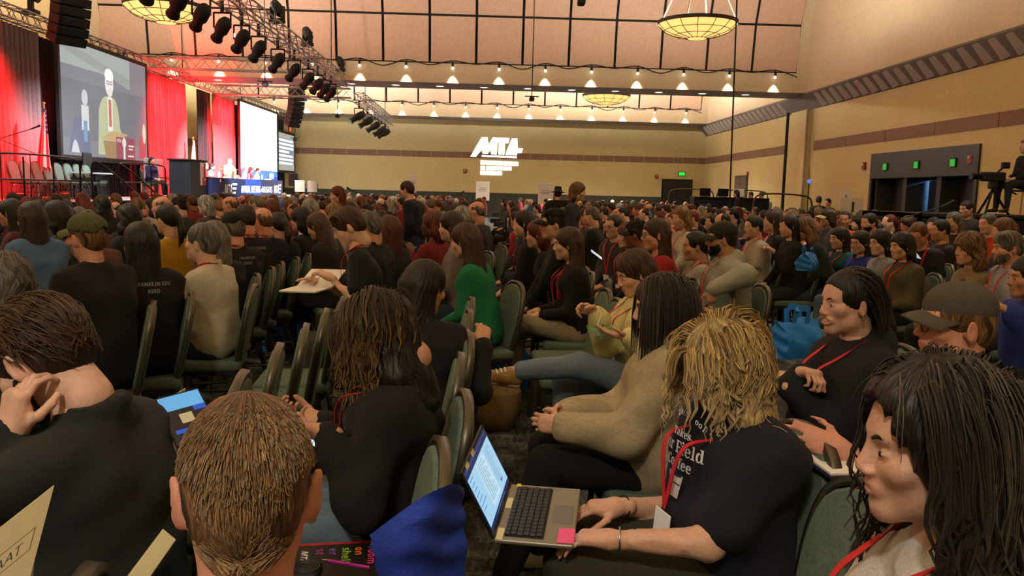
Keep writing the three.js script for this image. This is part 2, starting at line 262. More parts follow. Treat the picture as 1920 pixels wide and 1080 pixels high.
// the live picture: a presenter in an olive jacket at a wooden lectern with a red front
const texLive = canvasTex(1024, 576, (c, W, H) => {
  c.fillStyle = '#5b5a63'; c.fillRect(0, 0, W, H); c.fillStyle = '#8f9590'; c.fillRect(0, 0, 800, 120); c.fillStyle = '#7d827e'; c.beginPath(); c.moveTo(0, 0); c.lineTo(800, 110); c.lineTo(800, 170); c.lineTo(0, 40); c.fill(); c.fillStyle = '#4c4b57'; c.fillRect(0, 190, W, 300);
  c.fillStyle = '#3a3f66'; c.beginPath(); c.moveTo(60, 560); c.lineTo(130, 380); c.lineTo(260, 370); c.lineTo(300, 560); c.fill();
  c.fillStyle = '#b9bcc0'; c.beginPath(); c.ellipse(245, 270, 34, 42, 0, 0, 7); c.fill(); c.fillStyle = '#c9cbcb'; c.fillRect(205, 310, 80, 130); c.fillStyle = '#4d7fa8'; c.fillRect(225, 390, 40, 110);
  c.fillStyle = '#c8cac6'; c.beginPath(); c.moveTo(90, 560); c.quadraticCurveTo(130, 430, 175, 560); c.fill();
  c.fillStyle = '#a9ad78'; c.beginPath(); c.moveTo(380, 560); c.lineTo(398, 330); c.quadraticCurveTo(420, 250, 490, 235); c.lineTo(590, 240); c.quadraticCurveTo(640, 270, 655, 400); c.lineTo(700, 470); c.lineTo(640, 500); c.lineTo(600, 440); c.lineTo(560, 560); c.fill();
  c.fillStyle = '#e8e4da'; c.fillRect(505, 235, 60, 190); c.fillStyle = '#b3402f'; c.fillRect(518, 250, 34, 150);
  c.fillStyle = '#f0e6de'; c.beginPath(); c.ellipse(533, 165, 50, 66, 0, 0, 7); c.fill(); c.fillStyle = '#f7f6f2'; c.beginPath(); c.ellipse(533, 118, 54, 38, 0, 0, 7); c.fill(); c.fillStyle = '#ded6cc'; c.beginPath(); c.ellipse(536, 210, 34, 24, 0, 0, 7); c.fill();
  c.strokeStyle = '#6a5a50'; c.lineWidth = 5; c.strokeRect(505, 150, 24, 16); c.strokeRect(540, 150, 24, 16);
  c.fillStyle = '#b7894a'; c.beginPath(); c.moveTo(420, 470); c.lineTo(560, 420); c.lineTo(760, 430); c.lineTo(600, 480); c.fill(); c.fillStyle = '#8a5a28'; c.beginPath(); c.moveTo(440, 480); c.lineTo(600, 480); c.lineTo(590, 576); c.lineTo(470, 576); c.fill();
  c.fillStyle = '#7c1420'; c.fillRect(600, 450, 250, 126); c.fillStyle = '#d9d4cf'; c.fillRect(690, 480, 26, 96); c.beginPath(); c.ellipse(703, 480, 26, 30, 0, 0, 7); c.fill(); c.font = 'bold 26px sans-serif'; c.fillText('MTA', 612, 480); c.fillRect(760, 490, 70, 10); c.fillRect(760, 510, 60, 8); c.fillRect(750, 550, 80, 9);
  c.fillStyle = '#a01822'; c.beginPath(); c.moveTo(900, 560); c.lineTo(920, 430); c.lineTo(1000, 420); c.lineTo(1010, 560); c.fill(); c.fillStyle = '#d8c9a0'; c.beginPath(); c.ellipse(985, 410, 24, 60, 0, 0, 7); c.fill(); c.fillStyle = 'rgba(196,200,206,.3)'; c.fillRect(0, 0, W, H);  // last translucent grey fill paints a washed-out haze over the picture
});
screen('projection_screen', -23.7, -29.4, 2.34, 5.55, texLive, 1.15, 'large screen showing the presenter at a lectern');
const texWhite = canvasTex(512, 288, (c, W, H) => { c.fillStyle = '#ffffff'; c.fillRect(0, 0, W, H); c.fillStyle = '#3d6cd0'; c.fillRect(0, 246, W, 42); c.fillStyle = '#2b3fb8'; c.fillRect(360, 270, 152, 18); c.fillStyle = '#e8f2ff'; c.font = 'italic bold 34px sans-serif'; c.fillText('MTA', 385, 279); });
screen('projection_screen', -40.1, -46.8, 1.85, 5.53, texWhite, 2.4, 'bright white screen with a blue strip along its foot');
const texCap = canvasTex(256, 256, (c, W, H) => { c.fillStyle = '#9c9a8e'; c.fillRect(0, 0, W, H); c.fillStyle = '#7d8288'; c.fillRect(0, 34, W, 182); c.fillStyle = '#f4fbff'; let k = 0; for (const [y, w] of [[40, 226], [66, 236], [92, 232], [118, 160], [146, 220], [172, 230], [198, 224]]) c.fillRect(10, y, w, 16); });
screen('caption_screen', -47.1, -50.8, 2.5, 4.6, texCap, 1.3, 'small screen with lines of white captions near the back wall');
const scl = (z, y, w, h, c, k) => { const l = new THREE.RectAreaLight(c, k, w, h); l.position.set(XD + .4, y, z); l.rotation.y = Math.PI / 2; l.lookAt(XD + 10, y, z); scene.add(l); l.name = numbered('screen_light'); };
scl(-26.5, 3.95, 5.6, 3.1, 0xb8bcc8, LUM.screen * .4); scl(-43.4, 3.8, 6.6, 3.5, 0xe8f0ff, LUM.screen);
// trusses
function truss(name, a, b, w, label) {
  const o = thing(name, label, 'truss'), d = b.clone().sub(a), L = d.length(), t = d.clone().normalize(), s = Math.abs(t.y) > .9 ? V(1, 0, 0) : t.clone().cross(UP).normalize(), u = s.clone().cross(t).normalize();
  const q = (k, i, j) => a.clone().addScaledVector(t, k).addScaledVector(s, i * w / 2).addScaledVector(u, j * w / 2);
  for (const [i, j] of [[-1, -1], [1, -1], [1, 1], [-1, 1]]) part('chord', rod(q(0, i, j), q(L, i, j), .026, .026, 6), MT.alu, o);
  const n = Math.round(L / (w * .95)), lac = [];
  for (let k = 0; k < n; k++) { const k0 = k / n * L, k1 = (k + 1) / n * L, f = k % 2; for (const [c0, c1] of [[[-1, -1], [1, -1]], [[1, -1], [1, 1]], [[1, 1], [-1, 1]], [[-1, 1], [-1, -1]]]) { lac.push(rod(q(k0, ...(f ? c0 : c1)), q(k1, ...(f ? c1 : c0)), .013, .013, 5)); } }
  const m = part('lacing', lac, MT.alu, o); return o;
}
const YT = 5.78;
truss('curtain_truss', V(XD + .1, YT, -14), V(XD + .1, YT, -51), .32, 'long aluminium truss carrying the stage drapes');
truss('lighting_truss', V(-6.2, 5.95, -12), V(-6.2, 5.85, -34.2), .42, 'aluminium truss loaded with black stage lights');
truss('lighting_truss', V(-6.0, 5.55, -37), V(-6.0, 5.4, -48), .42, 'farther aluminium truss piece with lights before the back wall');
for (const z of [-39, -46]) solo('hoist_chain', rod([-6, 5.5, z], [-6, 13.9, z], .018), MT.black, 'thin chain holding up the far truss piece', 'chain', 'chains of the far truss');
for (const z of [-47.3, -50.6]) solo('screen_hanger', rod([XD + .3, 4.6, z], [XD + .2, 5.75, z], .015), MT.black, 'thin rod hanging the caption screen from the truss', 'rod', 'hangers of the caption screen');
truss('cross_truss', V(XD, 5.85, -30.4), V(-6.4, 5.85, -30.4), .4, 'cross truss lit red above the bright red drape');
truss('cross_truss', V(XD, 5.75, -37.5), V(-6.4, 5.75, -37.5), .4, 'cross truss lit red above the presenter');
for (const z of [-16, -24, -32]) solo('hoist_chain', rod([-6.2, 6.1, z], [-6.2, 13.9, z], .018), MT.black, 'thin chain holding up the lighting truss', 'chain', 'chains of the lighting truss');
for (const z of [-25, -33.5, -41]) solo('hoist_chain', rod([XD + .1, 5.9, z], [XD + .1, 13.9, z], .018), MT.black, 'thin chain holding up the drape truss', 'chain', 'chains of the drape truss');
// moving heads and profile spots
const lensM = glow(0xcfe4ff, 9);
function stageLight(p, aim, label, group, s = 1, lit = true) {
  const o = thing('stage_light', label, 'stage light', p, 0, group);
  const d = aim.clone().sub(p).normalize(), qn = new THREE.Quaternion().setFromUnitVectors(V(0, -1, 0), d);
  part('clamp', rod([0, .2, 0], [0, -.12 * s, 0], .04 * s), MT.black, o);
  part('yoke', [rod([-.17 * s, -.12 * s, 0], [.17 * s, -.12 * s, 0], .022 * s, .022 * s, 6), rod([-.17 * s, -.12 * s, 0], [-.17 * s, -.42 * s, 0], .02 * s, .02 * s, 6), rod([.17 * s, -.12 * s, 0], [.17 * s, -.42 * s, 0], .02 * s, .02 * s, 6)], MT.black, o);
  const b = part('lamp_body', new THREE.LatheGeometry([[0, .26], [.1, .25], [.14, .14], [.14, -.08], [.1, -.16], [.1, -.3], [.13, -.38], [.12, -.385]].map(v => new THREE.Vector2(v[0] * s, v[1] * s)), 14), MT.black, o); b.position.y = -.42 * s; b.quaternion.copy(qn);
  const l = part('lens', new THREE.CylinderGeometry(.1 * s, .1 * s, .02, 14), lit ? lensM : MT.blackMetal, b); l.position.y = -.37 * s; return o;
}
const lightSpots = [[-14.5, .0], [-16, .1], [-17.3, .1], [-18.6, .1], [-20, .1], [-21.5, .1], [-23, .1], [-25, .1], [-27, .1], [-29, .1], [-30.5, .1], [-31.8, .1], [-33, .1]];
for (const [z] of lightSpots) stageLight(V(-6.4, 5.72, z), V(-11, 2, z - 6), 'black profile spot hung under the long lighting truss', 'stage lights on the long truss', 1.15);
for (const z of [-15.2, -19.4, -24.2, -28, -33.8]) { const o = thing('moving_head_light', 'black moving head light standing on top of the long truss', 'stage light', [-6.2, 6.17, z], rr(-1, 1), 'moving heads on the long truss'); part('base', rbox(.36, .12, .3, .03, 0, .06, 0), MT.black, o); for (const q of [-.2, .2]) part('yoke_arm', rbox(.06, .36, .16, .02, q, .28, 0), MT.black, o); const h = part('lamp_body', new THREE.LatheGeometry([[0, .22], [.12, .2], [.15, .05], [.14, -.2], [.12, -.24], [0, -.24]].map(v => new THREE.Vector2(...v)), 14), MT.black, o); h.position.y = .42; h.rotation.z = .7; }
for (const z of [-38.5, -41, -43.5, -46, -47.6]) stageLight(V(-6.2, 5.37 - .0136 * (-z - 37), z), V(-11, 2, z + 2), 'black stage light hung under the far truss piece', 'stage lights on the far truss', 1.2, false);
for (const z of [-22.8, -35]) { const o = thing('moving_head_light', z > -30 ? 'moving head light perched on the drape truss over the video screen' : 'moving head light perched on the drape truss over the wall gap', 'stage light', [XD + .1, 5.95, z]); part('base', rbox(.36, .12, .3, .03, 0, .06, 0), MT.black, o); part('yoke', rbox(.12, .4, .16, .03, 0, .3, 0), MT.black, o); const h = part('lamp_body', new THREE.CylinderGeometry(.15, .17, .5, 14), MT.black, o); h.position.set(0, .55, 0); h.rotation.set(.4, 0, 1.1); }
// hanging microphones / small fixtures on drop poles
for (const [px, py, d, top] of [[633, 218, 38, 12.9], [553, 262, 48, 9.6], [497, 158, 30, 12.9], [997, 186, 30, 12.9], [1090, 4, 20, 12.9]]) { const p = atZ(px, py, d); const o = thing('drop_microphone', { 633: 'small black fixture on a drop pole under the far truss', 553: 'small black fixture on a drop pole by the caption screen', 497: 'small black camera on a drop pole near the red cross truss', 997: 'small black fixture on a drop rod before the near beam', 1090: 'small black fixture hanging from the coffer ceiling' }[px], 'fixture', p); part('drop_pole', rod([0, .1, 0], [0, top - p.y + 1, 0], .018), MT.black, o); part('housing', rbox(.18, .14, .3, .04), MT.black, o); part('cross_arm', rod([-.25, .1, 0], [.25, .1, 0], .02), MT.black, o); }
solo('drop_cable', rod(atZ(1366, 440, 20), atZ(1369, 140, 20).setY(9.5), .02), MT.black, 'long dark cable dropping from the coffer to the crowd', 'cable');
// line array speakers
function lineArray(px, py, d, n, label, s) {
  const p = atZ(px, py, d), o = thing('line_array_speaker', label, 'loudspeaker', p, .35);
  let y = 0, z = 0, a = -.05; for (let k = 0; k < n; k++) { const c = part('cabinet', rbox(1.0 * s, .27 * s, .55 * s, .02), MT.black, o); c.position.set(0, y, z); c.rotation.x = a; part('grille', rbox(.8 * s, .2 * s, .02, .008, 0, 0, .28 * s), mat(0x1b1b1d, .9), c); part('handle', rbox(.02, .07 * s, .07 * s, .008, .505 * s, 0, 0), MT.alu, c); y -= .285 * s * Math.cos(a); z -= .285 * s * Math.sin(a); a += .07; }
  part('fly_frame', [rbox(.9 * s, .08, .5 * s, .02, 0, .2 * s, 0), rod([0, .2, 0], [0, 13.8 - p.y, 0], .02)], MT.blackMetal, o); return o;
}
lineArray(132, -52, 19, 8, 'near black line array hanging in front of the drape truss', .72).rotation.y = 1.0;
lineArray(556, 168, 40, 9, 'far black line array hanging beside the white screen', .72).rotation.y = 1.0;
// union mark on the back wall: glowing letter shapes stand in for projected light
{
  const o = thing('logo_glow_shapes', 'glowing letter shapes imitating the projected white union logo and motto on the back wall', 'logo');
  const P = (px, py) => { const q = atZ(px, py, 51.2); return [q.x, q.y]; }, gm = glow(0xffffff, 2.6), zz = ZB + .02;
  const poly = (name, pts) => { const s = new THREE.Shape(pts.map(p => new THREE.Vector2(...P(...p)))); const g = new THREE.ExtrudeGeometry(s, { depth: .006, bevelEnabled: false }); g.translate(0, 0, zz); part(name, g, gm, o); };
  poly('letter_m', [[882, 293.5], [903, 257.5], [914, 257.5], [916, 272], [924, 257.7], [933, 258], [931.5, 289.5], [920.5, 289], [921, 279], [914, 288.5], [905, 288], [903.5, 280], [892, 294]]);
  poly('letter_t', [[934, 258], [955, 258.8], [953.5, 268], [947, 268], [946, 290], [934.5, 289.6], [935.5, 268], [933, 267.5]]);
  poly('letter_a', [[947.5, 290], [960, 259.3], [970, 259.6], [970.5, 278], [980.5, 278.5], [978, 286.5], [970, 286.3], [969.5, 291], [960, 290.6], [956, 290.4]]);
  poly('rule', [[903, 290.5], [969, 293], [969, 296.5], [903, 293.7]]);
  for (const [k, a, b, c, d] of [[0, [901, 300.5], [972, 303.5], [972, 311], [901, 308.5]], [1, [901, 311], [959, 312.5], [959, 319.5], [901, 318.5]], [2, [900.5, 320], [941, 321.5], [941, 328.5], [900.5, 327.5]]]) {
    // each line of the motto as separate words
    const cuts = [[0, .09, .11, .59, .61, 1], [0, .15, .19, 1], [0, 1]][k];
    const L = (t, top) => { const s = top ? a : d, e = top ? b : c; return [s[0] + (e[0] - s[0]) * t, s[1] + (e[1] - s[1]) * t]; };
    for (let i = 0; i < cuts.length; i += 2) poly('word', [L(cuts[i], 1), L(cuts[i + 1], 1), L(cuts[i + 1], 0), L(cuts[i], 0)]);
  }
}
// rails and steps at the stage front
function rail(z0, z1, x, label) { const o = thing('stage_guard_rail', label, 'railing', [x, HS, 0]); const m = MT.blackMetal; part('frame', tube([[0, .0, z0], [0, .95, z0], [0, 1.0, z0 - .08], [0, 1.0, z1 + .08], [0, .95, z1], [0, 0, z1]], .025, 60, 6), m, o); part('mid_rail', rod([0, .5, z0], [0, .5, z1], .02), m, o); const n = Math.round((z0 - z1) / 1.1); for (let i = 1; i < n; i++) part('post', rod([0, 0, z0 + (z1 - z0) * i / n], [0, 1.0, z0 + (z1 - z0) * i / n], .018), m, o); return o; }
rail(-17.3, -21.0, XS - .1, 'black guard rail before the row of stage chairs'); rail(-23.2, -26.4, XS - .1, 'black guard rail beside the tall dark lectern box');
{ const o = thing('stage_steps', 'black steps with slanting handrails up to the stage', 'steps', [XS, 0, -22.1]); for (let i = 0; i < 5; i++) part('tread', box(.0 + .28 * i, .3 + .28 * i, .2 * (4 - i) + .03, .2 * (4 - i) + .09, -.6, .6), MT.black, o); for (const z of [-.62, .62]) part('handrail', tube([[.0, 1.11, z], [0, 2.05, z], [.1, 2.1, z], [1.4, 1.0, z], [1.45, .9, z], [1.45, 0, z]], .024, 40, 6), MT.blackMetal, o); }
// flags
function flag(px, pyTop, x, stripes, label) {
  const top = atX(px, pyTop, x), o = thing('flag_on_pole', label, 'flag', [top.x, HS, top.z]), h = top.y - HS;
  part('pole', rod([0, 0, 0], [0, h, 0], .018), mat(0xb08a40, .4, { metalness: .7 }), o); part('finial', new THREE.SphereGeometry(.04, 10, 8).translate(0, h + .03, 0), mat(0xb08a40, .4, { metalness: .7 }), o); part('stand', new THREE.CylinderGeometry(.1, .18, .08, 16).translate(0, .04, 0), mat(0xb08a40, .4, { metalness: .7 }), o);
  const n = 26, m = 20, pos = [], idx = [], uv = []; for (let j = 0; j <= m; j++) for (let i = 0; i <= n; i++) { const u = i / n, v = j / m; const fold = .07 * Math.sin(u * 16 + v * 2) * (.3 + v * .7); pos.push(.04 + .10 * Math.sin(u * 15) * (.3 + .7 * v), h - .05 - v * (h * .72) * (1 - .12 * Math.abs(Math.sin(u * 7.5))) - u * .25 * (1 - v), (u * (.14 + .34 * v)) + fold * .4); uv.push(u, 1 - v); if (i < n && j < m) { const a = j * (n + 1) + i; idx.push(a, a + n + 1, a + 1, a + 1, a + n + 1, a + n + 2); } }
  const g = new THREE.BufferGeometry(); g.setAttribute('position', new THREE.Float32BufferAttribute(pos, 3)); g.setAttribute('uv', new THREE.Float32BufferAttribute(uv, 2)); g.setIndex(idx); g.computeVertexNormals();
  part('flag_cloth', g, mat(0xffffff, .8, { side: THREE.DoubleSide, map: stripes }), o); return o;
}
const texUS = canvasTex(256, 256, (c) => { for (let i = 0; i < 13; i++) { c.fillStyle = i % 2 ? '#e8e4dc' : '#a81c2c'; c.fillRect(i * 256 / 13, 0, 20, 256); } c.fillStyle = '#1b2350'; c.fillRect(0, 0, 138, 110); c.fillStyle = '#e8e4dc'; for (let i = 0; i < 50; i++) { const x = 10 + (i % 10) * 13, y = 12 + Math.floor(i / 10) * 20; c.beginPath(); c.arc(x, y, 3.2, 0, 7); c.fill(); } });
flag(82, 196, XD + .75, texUS, 'furled national flag with stars and stripes on a gilt pole');
flag(362, 260, XD + .6, canvasTex(16, 16, (c) => { c.fillStyle = '#d8b0a8'; c.fillRect(0, 0, 16, 16); }), 'pale furled flag on a pole before the wall gap');
// lectern box with the red poster, head table with the blue banner
{
  const a = atX(345, 380, XS - .15).z, o = thing('lectern_cabinet', 'tall dark lectern cabinet with a red and white poster', 'lectern', [XS - .55, HS, -29.6]);
  part('cabinet', rbox(.75, 1.28, 1.5, .02, 0, .64, 0), mat(0x1d2836, .6), o); part('top', rbox(.85, .06, 1.6, .02, 0, 1.31, 0), MT.black, o); part('plinth', box(-.4, .4, 0, .1, -.78, .78), MT.black, o);
  const tx = canvasTex(128, 256, (c, W, H) => { c.fillStyle = '#c01830'; c.fillRect(0, 0, W, H); c.fillStyle = '#f4f0ee'; c.fillRect(0, 0, 40, H); c.fillRect(50, 20, 20, 150); c.beginPath(); c.ellipse(60, 30, 22, 26, 0, 0, 7); c.fill(); c.fillRect(80, 180, 40, 20); c.fillRect(0, 0, W, 8); });
  const pl = part('poster', rbox(.02, .8, .55, .004, .385, .85, -.4), mat(0xffffff, .6, { map: tx }), o);
}
{
  const o = thing('head_table', 'long head table with a dark blue banner', 'table', [XS - .45, HS, -35.6]);
  const L = 10.0; part('table_top', box(-.4, .4, .7, .75, -L / 2, L / 2), mat(0x14203a, .8), o); part('side_panel', box(-.4, .4, 0, .7, L / 2 - .9, L / 2), mat(0x2a50a8, .8), o);
  const tx = canvasTex(2048, 160, (c, W, H) => { c.fillStyle = '#0d1c44'; c.fillRect(0, 0, W, H); c.fillStyle = '#1b3f94'; c.fillRect(700, 0, 520, H); c.fillStyle = '#f2f4f8'; c.font = 'italic bold 96px sans-serif'; c.fillText('MTA', 90, 112); c.fillText('MTA', 1690, 112); c.font = 'bold 76px sans-serif'; c.save(); c.translate(560, 106); c.scale(.94, 1); c.fillText('ANNUAL MEETING', 0, 0); c.restore(); c.font = 'italic bold 50px sans-serif'; c.fillText('of', 1206, 100); c.font = 'bold 70px sans-serif'; c.fillText('DELEGATES', 1256, 106); for (const x of [310, 1890]) for (const [y, w] of [[34, 130], [66, 110], [98, 90]]) c.fillRect(x, y, x > 1000 ? w * .8 : w, 16); });
  const bp = new THREE.PlaneGeometry(L - .9, .85); bp.rotateY(Math.PI / 2); bp.translate(.43, .32, -.45); part('banner', bp, mat(0xffffff, .75, { map: tx, side: THREE.DoubleSide }), o);
  for (const k of [-1, 1]) part('leg', box(-.35, .35, 0, .7, k * (L / 2 - 1) - .03, k * (L / 2 - 1) + .03), MT.black, o);
  for (let i = 0; i < 9; i++) { const z = -35.6 + 4 - i * 1.0; const p = solo(i % 2 ? 'water_bottle' : 'paper_stack', i % 2 ? [rod([0, 0, 0], [0, .2, 0], .035), rod([0, .2, 0], [0, .24, 0], .015)] : rbox(.24, .05, .3, .01, 0, .025, 0), i % 2 ? mat(0xd8e8f0, .2) : MT.white, i % 2 ? 'clear water bottle on the head table' : 'white paper stack on the head table', i % 2 ? 'bottle' : 'papers', i % 2 ? 'bottles on the head table' : 'papers on the head table'); p.position.set(XS - .45, HS + .75, z); }
  const d = atX(440, 322, XS - .75), l = thing('presenter_lectern', 'tan wooden lectern in front of the standing presenter', 'lectern', [XS - 1.15, HS + .0, -36.0]); part('column', rbox(.4, 1.1, .5, .03, 0, .55, 0), mat(0x9a6430, .5), l); part('reading_top', rbox(.55, .05, .75, .02, 0, 1.14, 0), mat(0xc0874a, .5), l);
}
// red wash on the drapes and white key light on the stage
for (const [z, k] of [[-15.6, 1], [-18, 1], [-20.3, .9], [-22.4, .55], [-30.3, 1.5], [-31.8, 1.5], [-33.2, 1.5], [-37.6, 1.6], [-39.2, 1.7]]) {
  const o = thing('uplight', 'small red floor light washing the stage drapes', 'uplight', [XD + 1.0, HS, z], 0, 'red floor lights behind the stage chairs'); part('body', rbox(.2, .16, .28, .03, 0, .08, 0), MT.black, o); part('lens', rbox(.12, .015, .2, .004, 0, .165, 0), glow(0xff2818, 4), o);
  spot(V(XD + .95, HS + .22, z), V(XD - .1, 4.0, z - .2), 0xff1a20, LUM.red * k * .16, .75, .9, 3);
}
for (const [z, k] of [[-16.5, 1], [-20, 1], [-31, 1.5], [-33, 1.5], [-38, 1.7], [-39.5, 1.6]]) spot(V(XD + 1.9, 5.72, z), V(XD - .2, 3.2, z), 0xff1c24, LUM.red * k * .3, .8, .9, 3);
spot(V(-6.4, 5.4, -27), V(-11, 2.2, -34.8), 0xe8f4ff, LUM.stage * 2.2, .28, .5, 2); spot(V(-6.4, 5.4, -21.5), V(-11.4, 1.4, -23), 0xdff0ff, LUM.stage * 1.0, .5, .7, 2); spot(V(-6.4, 5.4, -29), V(-10.6, 1.5, -36), 0xe8f4ff, LUM.stage * .9, .35, .6, 2);
// ------------------------------------------------------------------ distance fields and a surface-net mesher
const smin = (a, b, k) => { const h = Math.max(k - Math.abs(a - b), 0) / k; return Math.min(a, b) - h * h * k * .25; };
const smax = (a, b, k) => -smin(-a, -b, k);
function cap(a, b, ra, rb = ra) {
  const ax = a.x, ay = a.y, az = a.z, dx = b.x - ax, dy = b.y - ay, dz = b.z - az, L = dx * dx + dy * dy + dz * dz || 1e-9;
  return (x, y, z) => { const px = x - ax, py = y - ay, pz = z - az; let t = (px * dx + py * dy + pz * dz) / L; t = t < 0 ? 0 : t > 1 ? 1 : t; const qx = px - dx * t, qy = py - dy * t, qz = pz - dz * t; return Math.sqrt(qx * qx + qy * qy + qz * qz) - (ra + (rb - ra) * t); };
}
function ell(c, r, rot) {                       // ellipsoid, rot = Euler or Quaternion of the ellipsoid
  const [rx, ry, rz] = r; let m = null; if (rot) { const q = rot.isQuaternion ? rot.clone() : new THREE.Quaternion().setFromEuler(rot); m = new THREE.Matrix4().makeRotationFromQuaternion(q.invert()).elements; }
  const cx = c.x, cy = c.y, cz = c.z;
  return (x, y, z) => { let a = x - cx, b = y - cy, d = z - cz; if (m) { const t = m[0] * a + m[4] * b + m[8] * d, u = m[1] * a + m[5] * b + m[9] * d, v = m[2] * a + m[6] * b + m[10] * d; a = t; b = u; d = v; } const p = a / rx, q = b / ry, s = d / rz, k0 = Math.sqrt(p * p + q * q + s * s), k1 = Math.sqrt(p * p / (rx * rx) + q * q / (ry * ry) + s * s / (rz * rz)); return k1 < 1e-6 ? -Math.min(rx, ry, rz) : k0 * (k0 - 1) / k1; };
}
class Field {
  constructor() { this.l = []; this.mn = V(1e9, 1e9, 1e9); this.mx = V(-1e9, -1e9, -1e9); }
  grow(p, r) { this.mn.min(V(p.x - r, p.y - r, p.z - r)); this.mx.max(V(p.x + r, p.y + r, p.z + r)); }
  cap(a, b, ra, rb = ra, k = .03) { this.grow(a, ra); this.grow(b, rb); this.l.push([0, k, cap(a, b, ra, rb)]); return this; }
  ell(c, r, k = .02, rot) { this.grow(c, Math.max(...r)); this.l.push([0, k, ell(c, r, rot)]); return this; }
  add(f, k, c, r) { if (c) this.grow(c, r); this.l.push([0, k, f]); return this; }
  sub(f, k = .01) { this.l.push([1, k, f]); return this; }
  fn() { const l = this.l, n = l.length; return (x, y, z) => { let d = 10; for (let i = 0; i < n; i++) { const e = l[i]; const v = e[2](x, y, z); d = e[0] ? smax(d, -v, e[1]) : smin(d, v, e[1]); } return d; }; }
  mesh(cell, warp) { let f = this.fn(); if (warp) { const f0 = f; f = (x, y, z) => f0(x, y, z) + warp(x, y, z); } return netMesh(f, this.mn, this.mx, cell); }
}
function netMesh(f, mn, mx, h) {
  const pad = h * 2.5, ox = mn.x - pad, oy = mn.y - pad, oz = mn.z - pad, B = 4;
  const nx = Math.ceil((mx.x - mn.x + 2 * pad) / h / B) * B + 1, ny = Math.ceil((mx.y - mn.y + 2 * pad) / h / B) * B + 1, nz = Math.ceil((mx.z - mn.z + 2 * pad) / h / B) * B + 1;
  const D = new Float32Array(nx * ny * nz).fill(1), id = (i, j, k) => (k * ny + j) * nx + i, lim = h * B * 1.05 + .004;
  for (let k = 0; k < nz - 1; k += B) for (let j = 0; j < ny - 1; j += B) for (let i = 0; i < nx - 1; i += B) {
    const c = f(ox + (i + B / 2) * h, oy + (j + B / 2) * h, oz + (k + B / 2) * h);
    if (Math.abs(c) > lim * 1.0 + h) { const s = c > 0 ? 1 : -1; for (let w = 0; w <= B; w++) for (let v = 0; v <= B; v++) for (let u = 0; u <= B; u++) { const q = id(i + u, j + v, k + w); if (D[q] === 1) D[q] = s * .999; } continue; }
    for (let w = 0; w <= B; w++) for (let v = 0; v <= B; v++) for (let u = 0; u <= B; u++) { const q = id(i + u, j + v, k + w); if (D[q] === 1 || Math.abs(D[q]) === Math.fround(.999)) D[q] = f(ox + (i + u) * h, oy + (j + v) * h, oz + (k + w) * h); }
  }
  const vi = new Int32Array(nx * ny * nz).fill(-1), pos = [], idx = [], e = [[0, 1], [2, 3], [4, 5], [6, 7], [0, 2], [1, 3], [4, 6], [5, 7], [0, 4], [1, 5], [2, 6], [3, 7]], d = new Float32Array(8);
  for (let k = 0; k < nz - 1; k++) for (let j = 0; j < ny - 1; j++) for (let i = 0; i < nx - 1; i++) {
    const b = id(i, j, k); d[0] = D[b]; d[1] = D[b + 1]; d[2] = D[b + nx]; d[3] = D[b + nx + 1]; const b2 = b + nx * ny; d[4] = D[b2]; d[5] = D[b2 + 1]; d[6] = D[b2 + nx]; d[7] = D[b2 + nx + 1];
    let m = 0; for (let q = 0; q < 8; q++) if (d[q] < 0) m |= 1 << q; if (m === 0 || m === 255) continue;
    let sx = 0, sy = 0, sz = 0, n = 0; for (const [p, q] of e) { if ((d[p] < 0) !== (d[q] < 0)) { const t = d[p] / (d[p] - d[q]); sx += (p & 1) + ((q & 1) - (p & 1)) * t; sy += ((p >> 1) & 1) + (((q >> 1) & 1) - ((p >> 1) & 1)) * t; sz += (p >> 2) + ((q >> 2) - (p >> 2)) * t; n++; } }
    vi[b] = pos.length / 3; pos.push(ox + (i + sx / n) * h, oy + (j + sy / n) * h, oz + (k + sz / n) * h);
  }
  const quad = (a, b, c, g, flip) => { if (a < 0 || b < 0 || c < 0 || g < 0) return; flip ? idx.push(a, c, b, a, g, c) : idx.push(a, b, c, a, c, g); };
  for (let k = 1; k < nz - 1; k++) for (let j = 1; j < ny - 1; j++) for (let i = 1; i < nx - 1; i++) {
    const b = id(i, j, k), s = D[b] < 0, Y = nx, Zs = nx * ny;
    if (s !== (D[b + 1] < 0)) quad(vi[b - Y - Zs], vi[b - Zs], vi[b], vi[b - Y], !s);
    if (s !== (D[b + Y] < 0)) quad(vi[b - 1 - Zs], vi[b - Zs], vi[b], vi[b - 1], s);
    if (s !== (D[b + Zs] < 0)) quad(vi[b - 1 - Y], vi[b - Y], vi[b], vi[b - 1], !s);
  }
  const g = new THREE.BufferGeometry(); g.setAttribute('position', new THREE.Float32BufferAttribute(pos, 3)); g.setIndex(idx); g.computeVertexNormals(); return g;
}
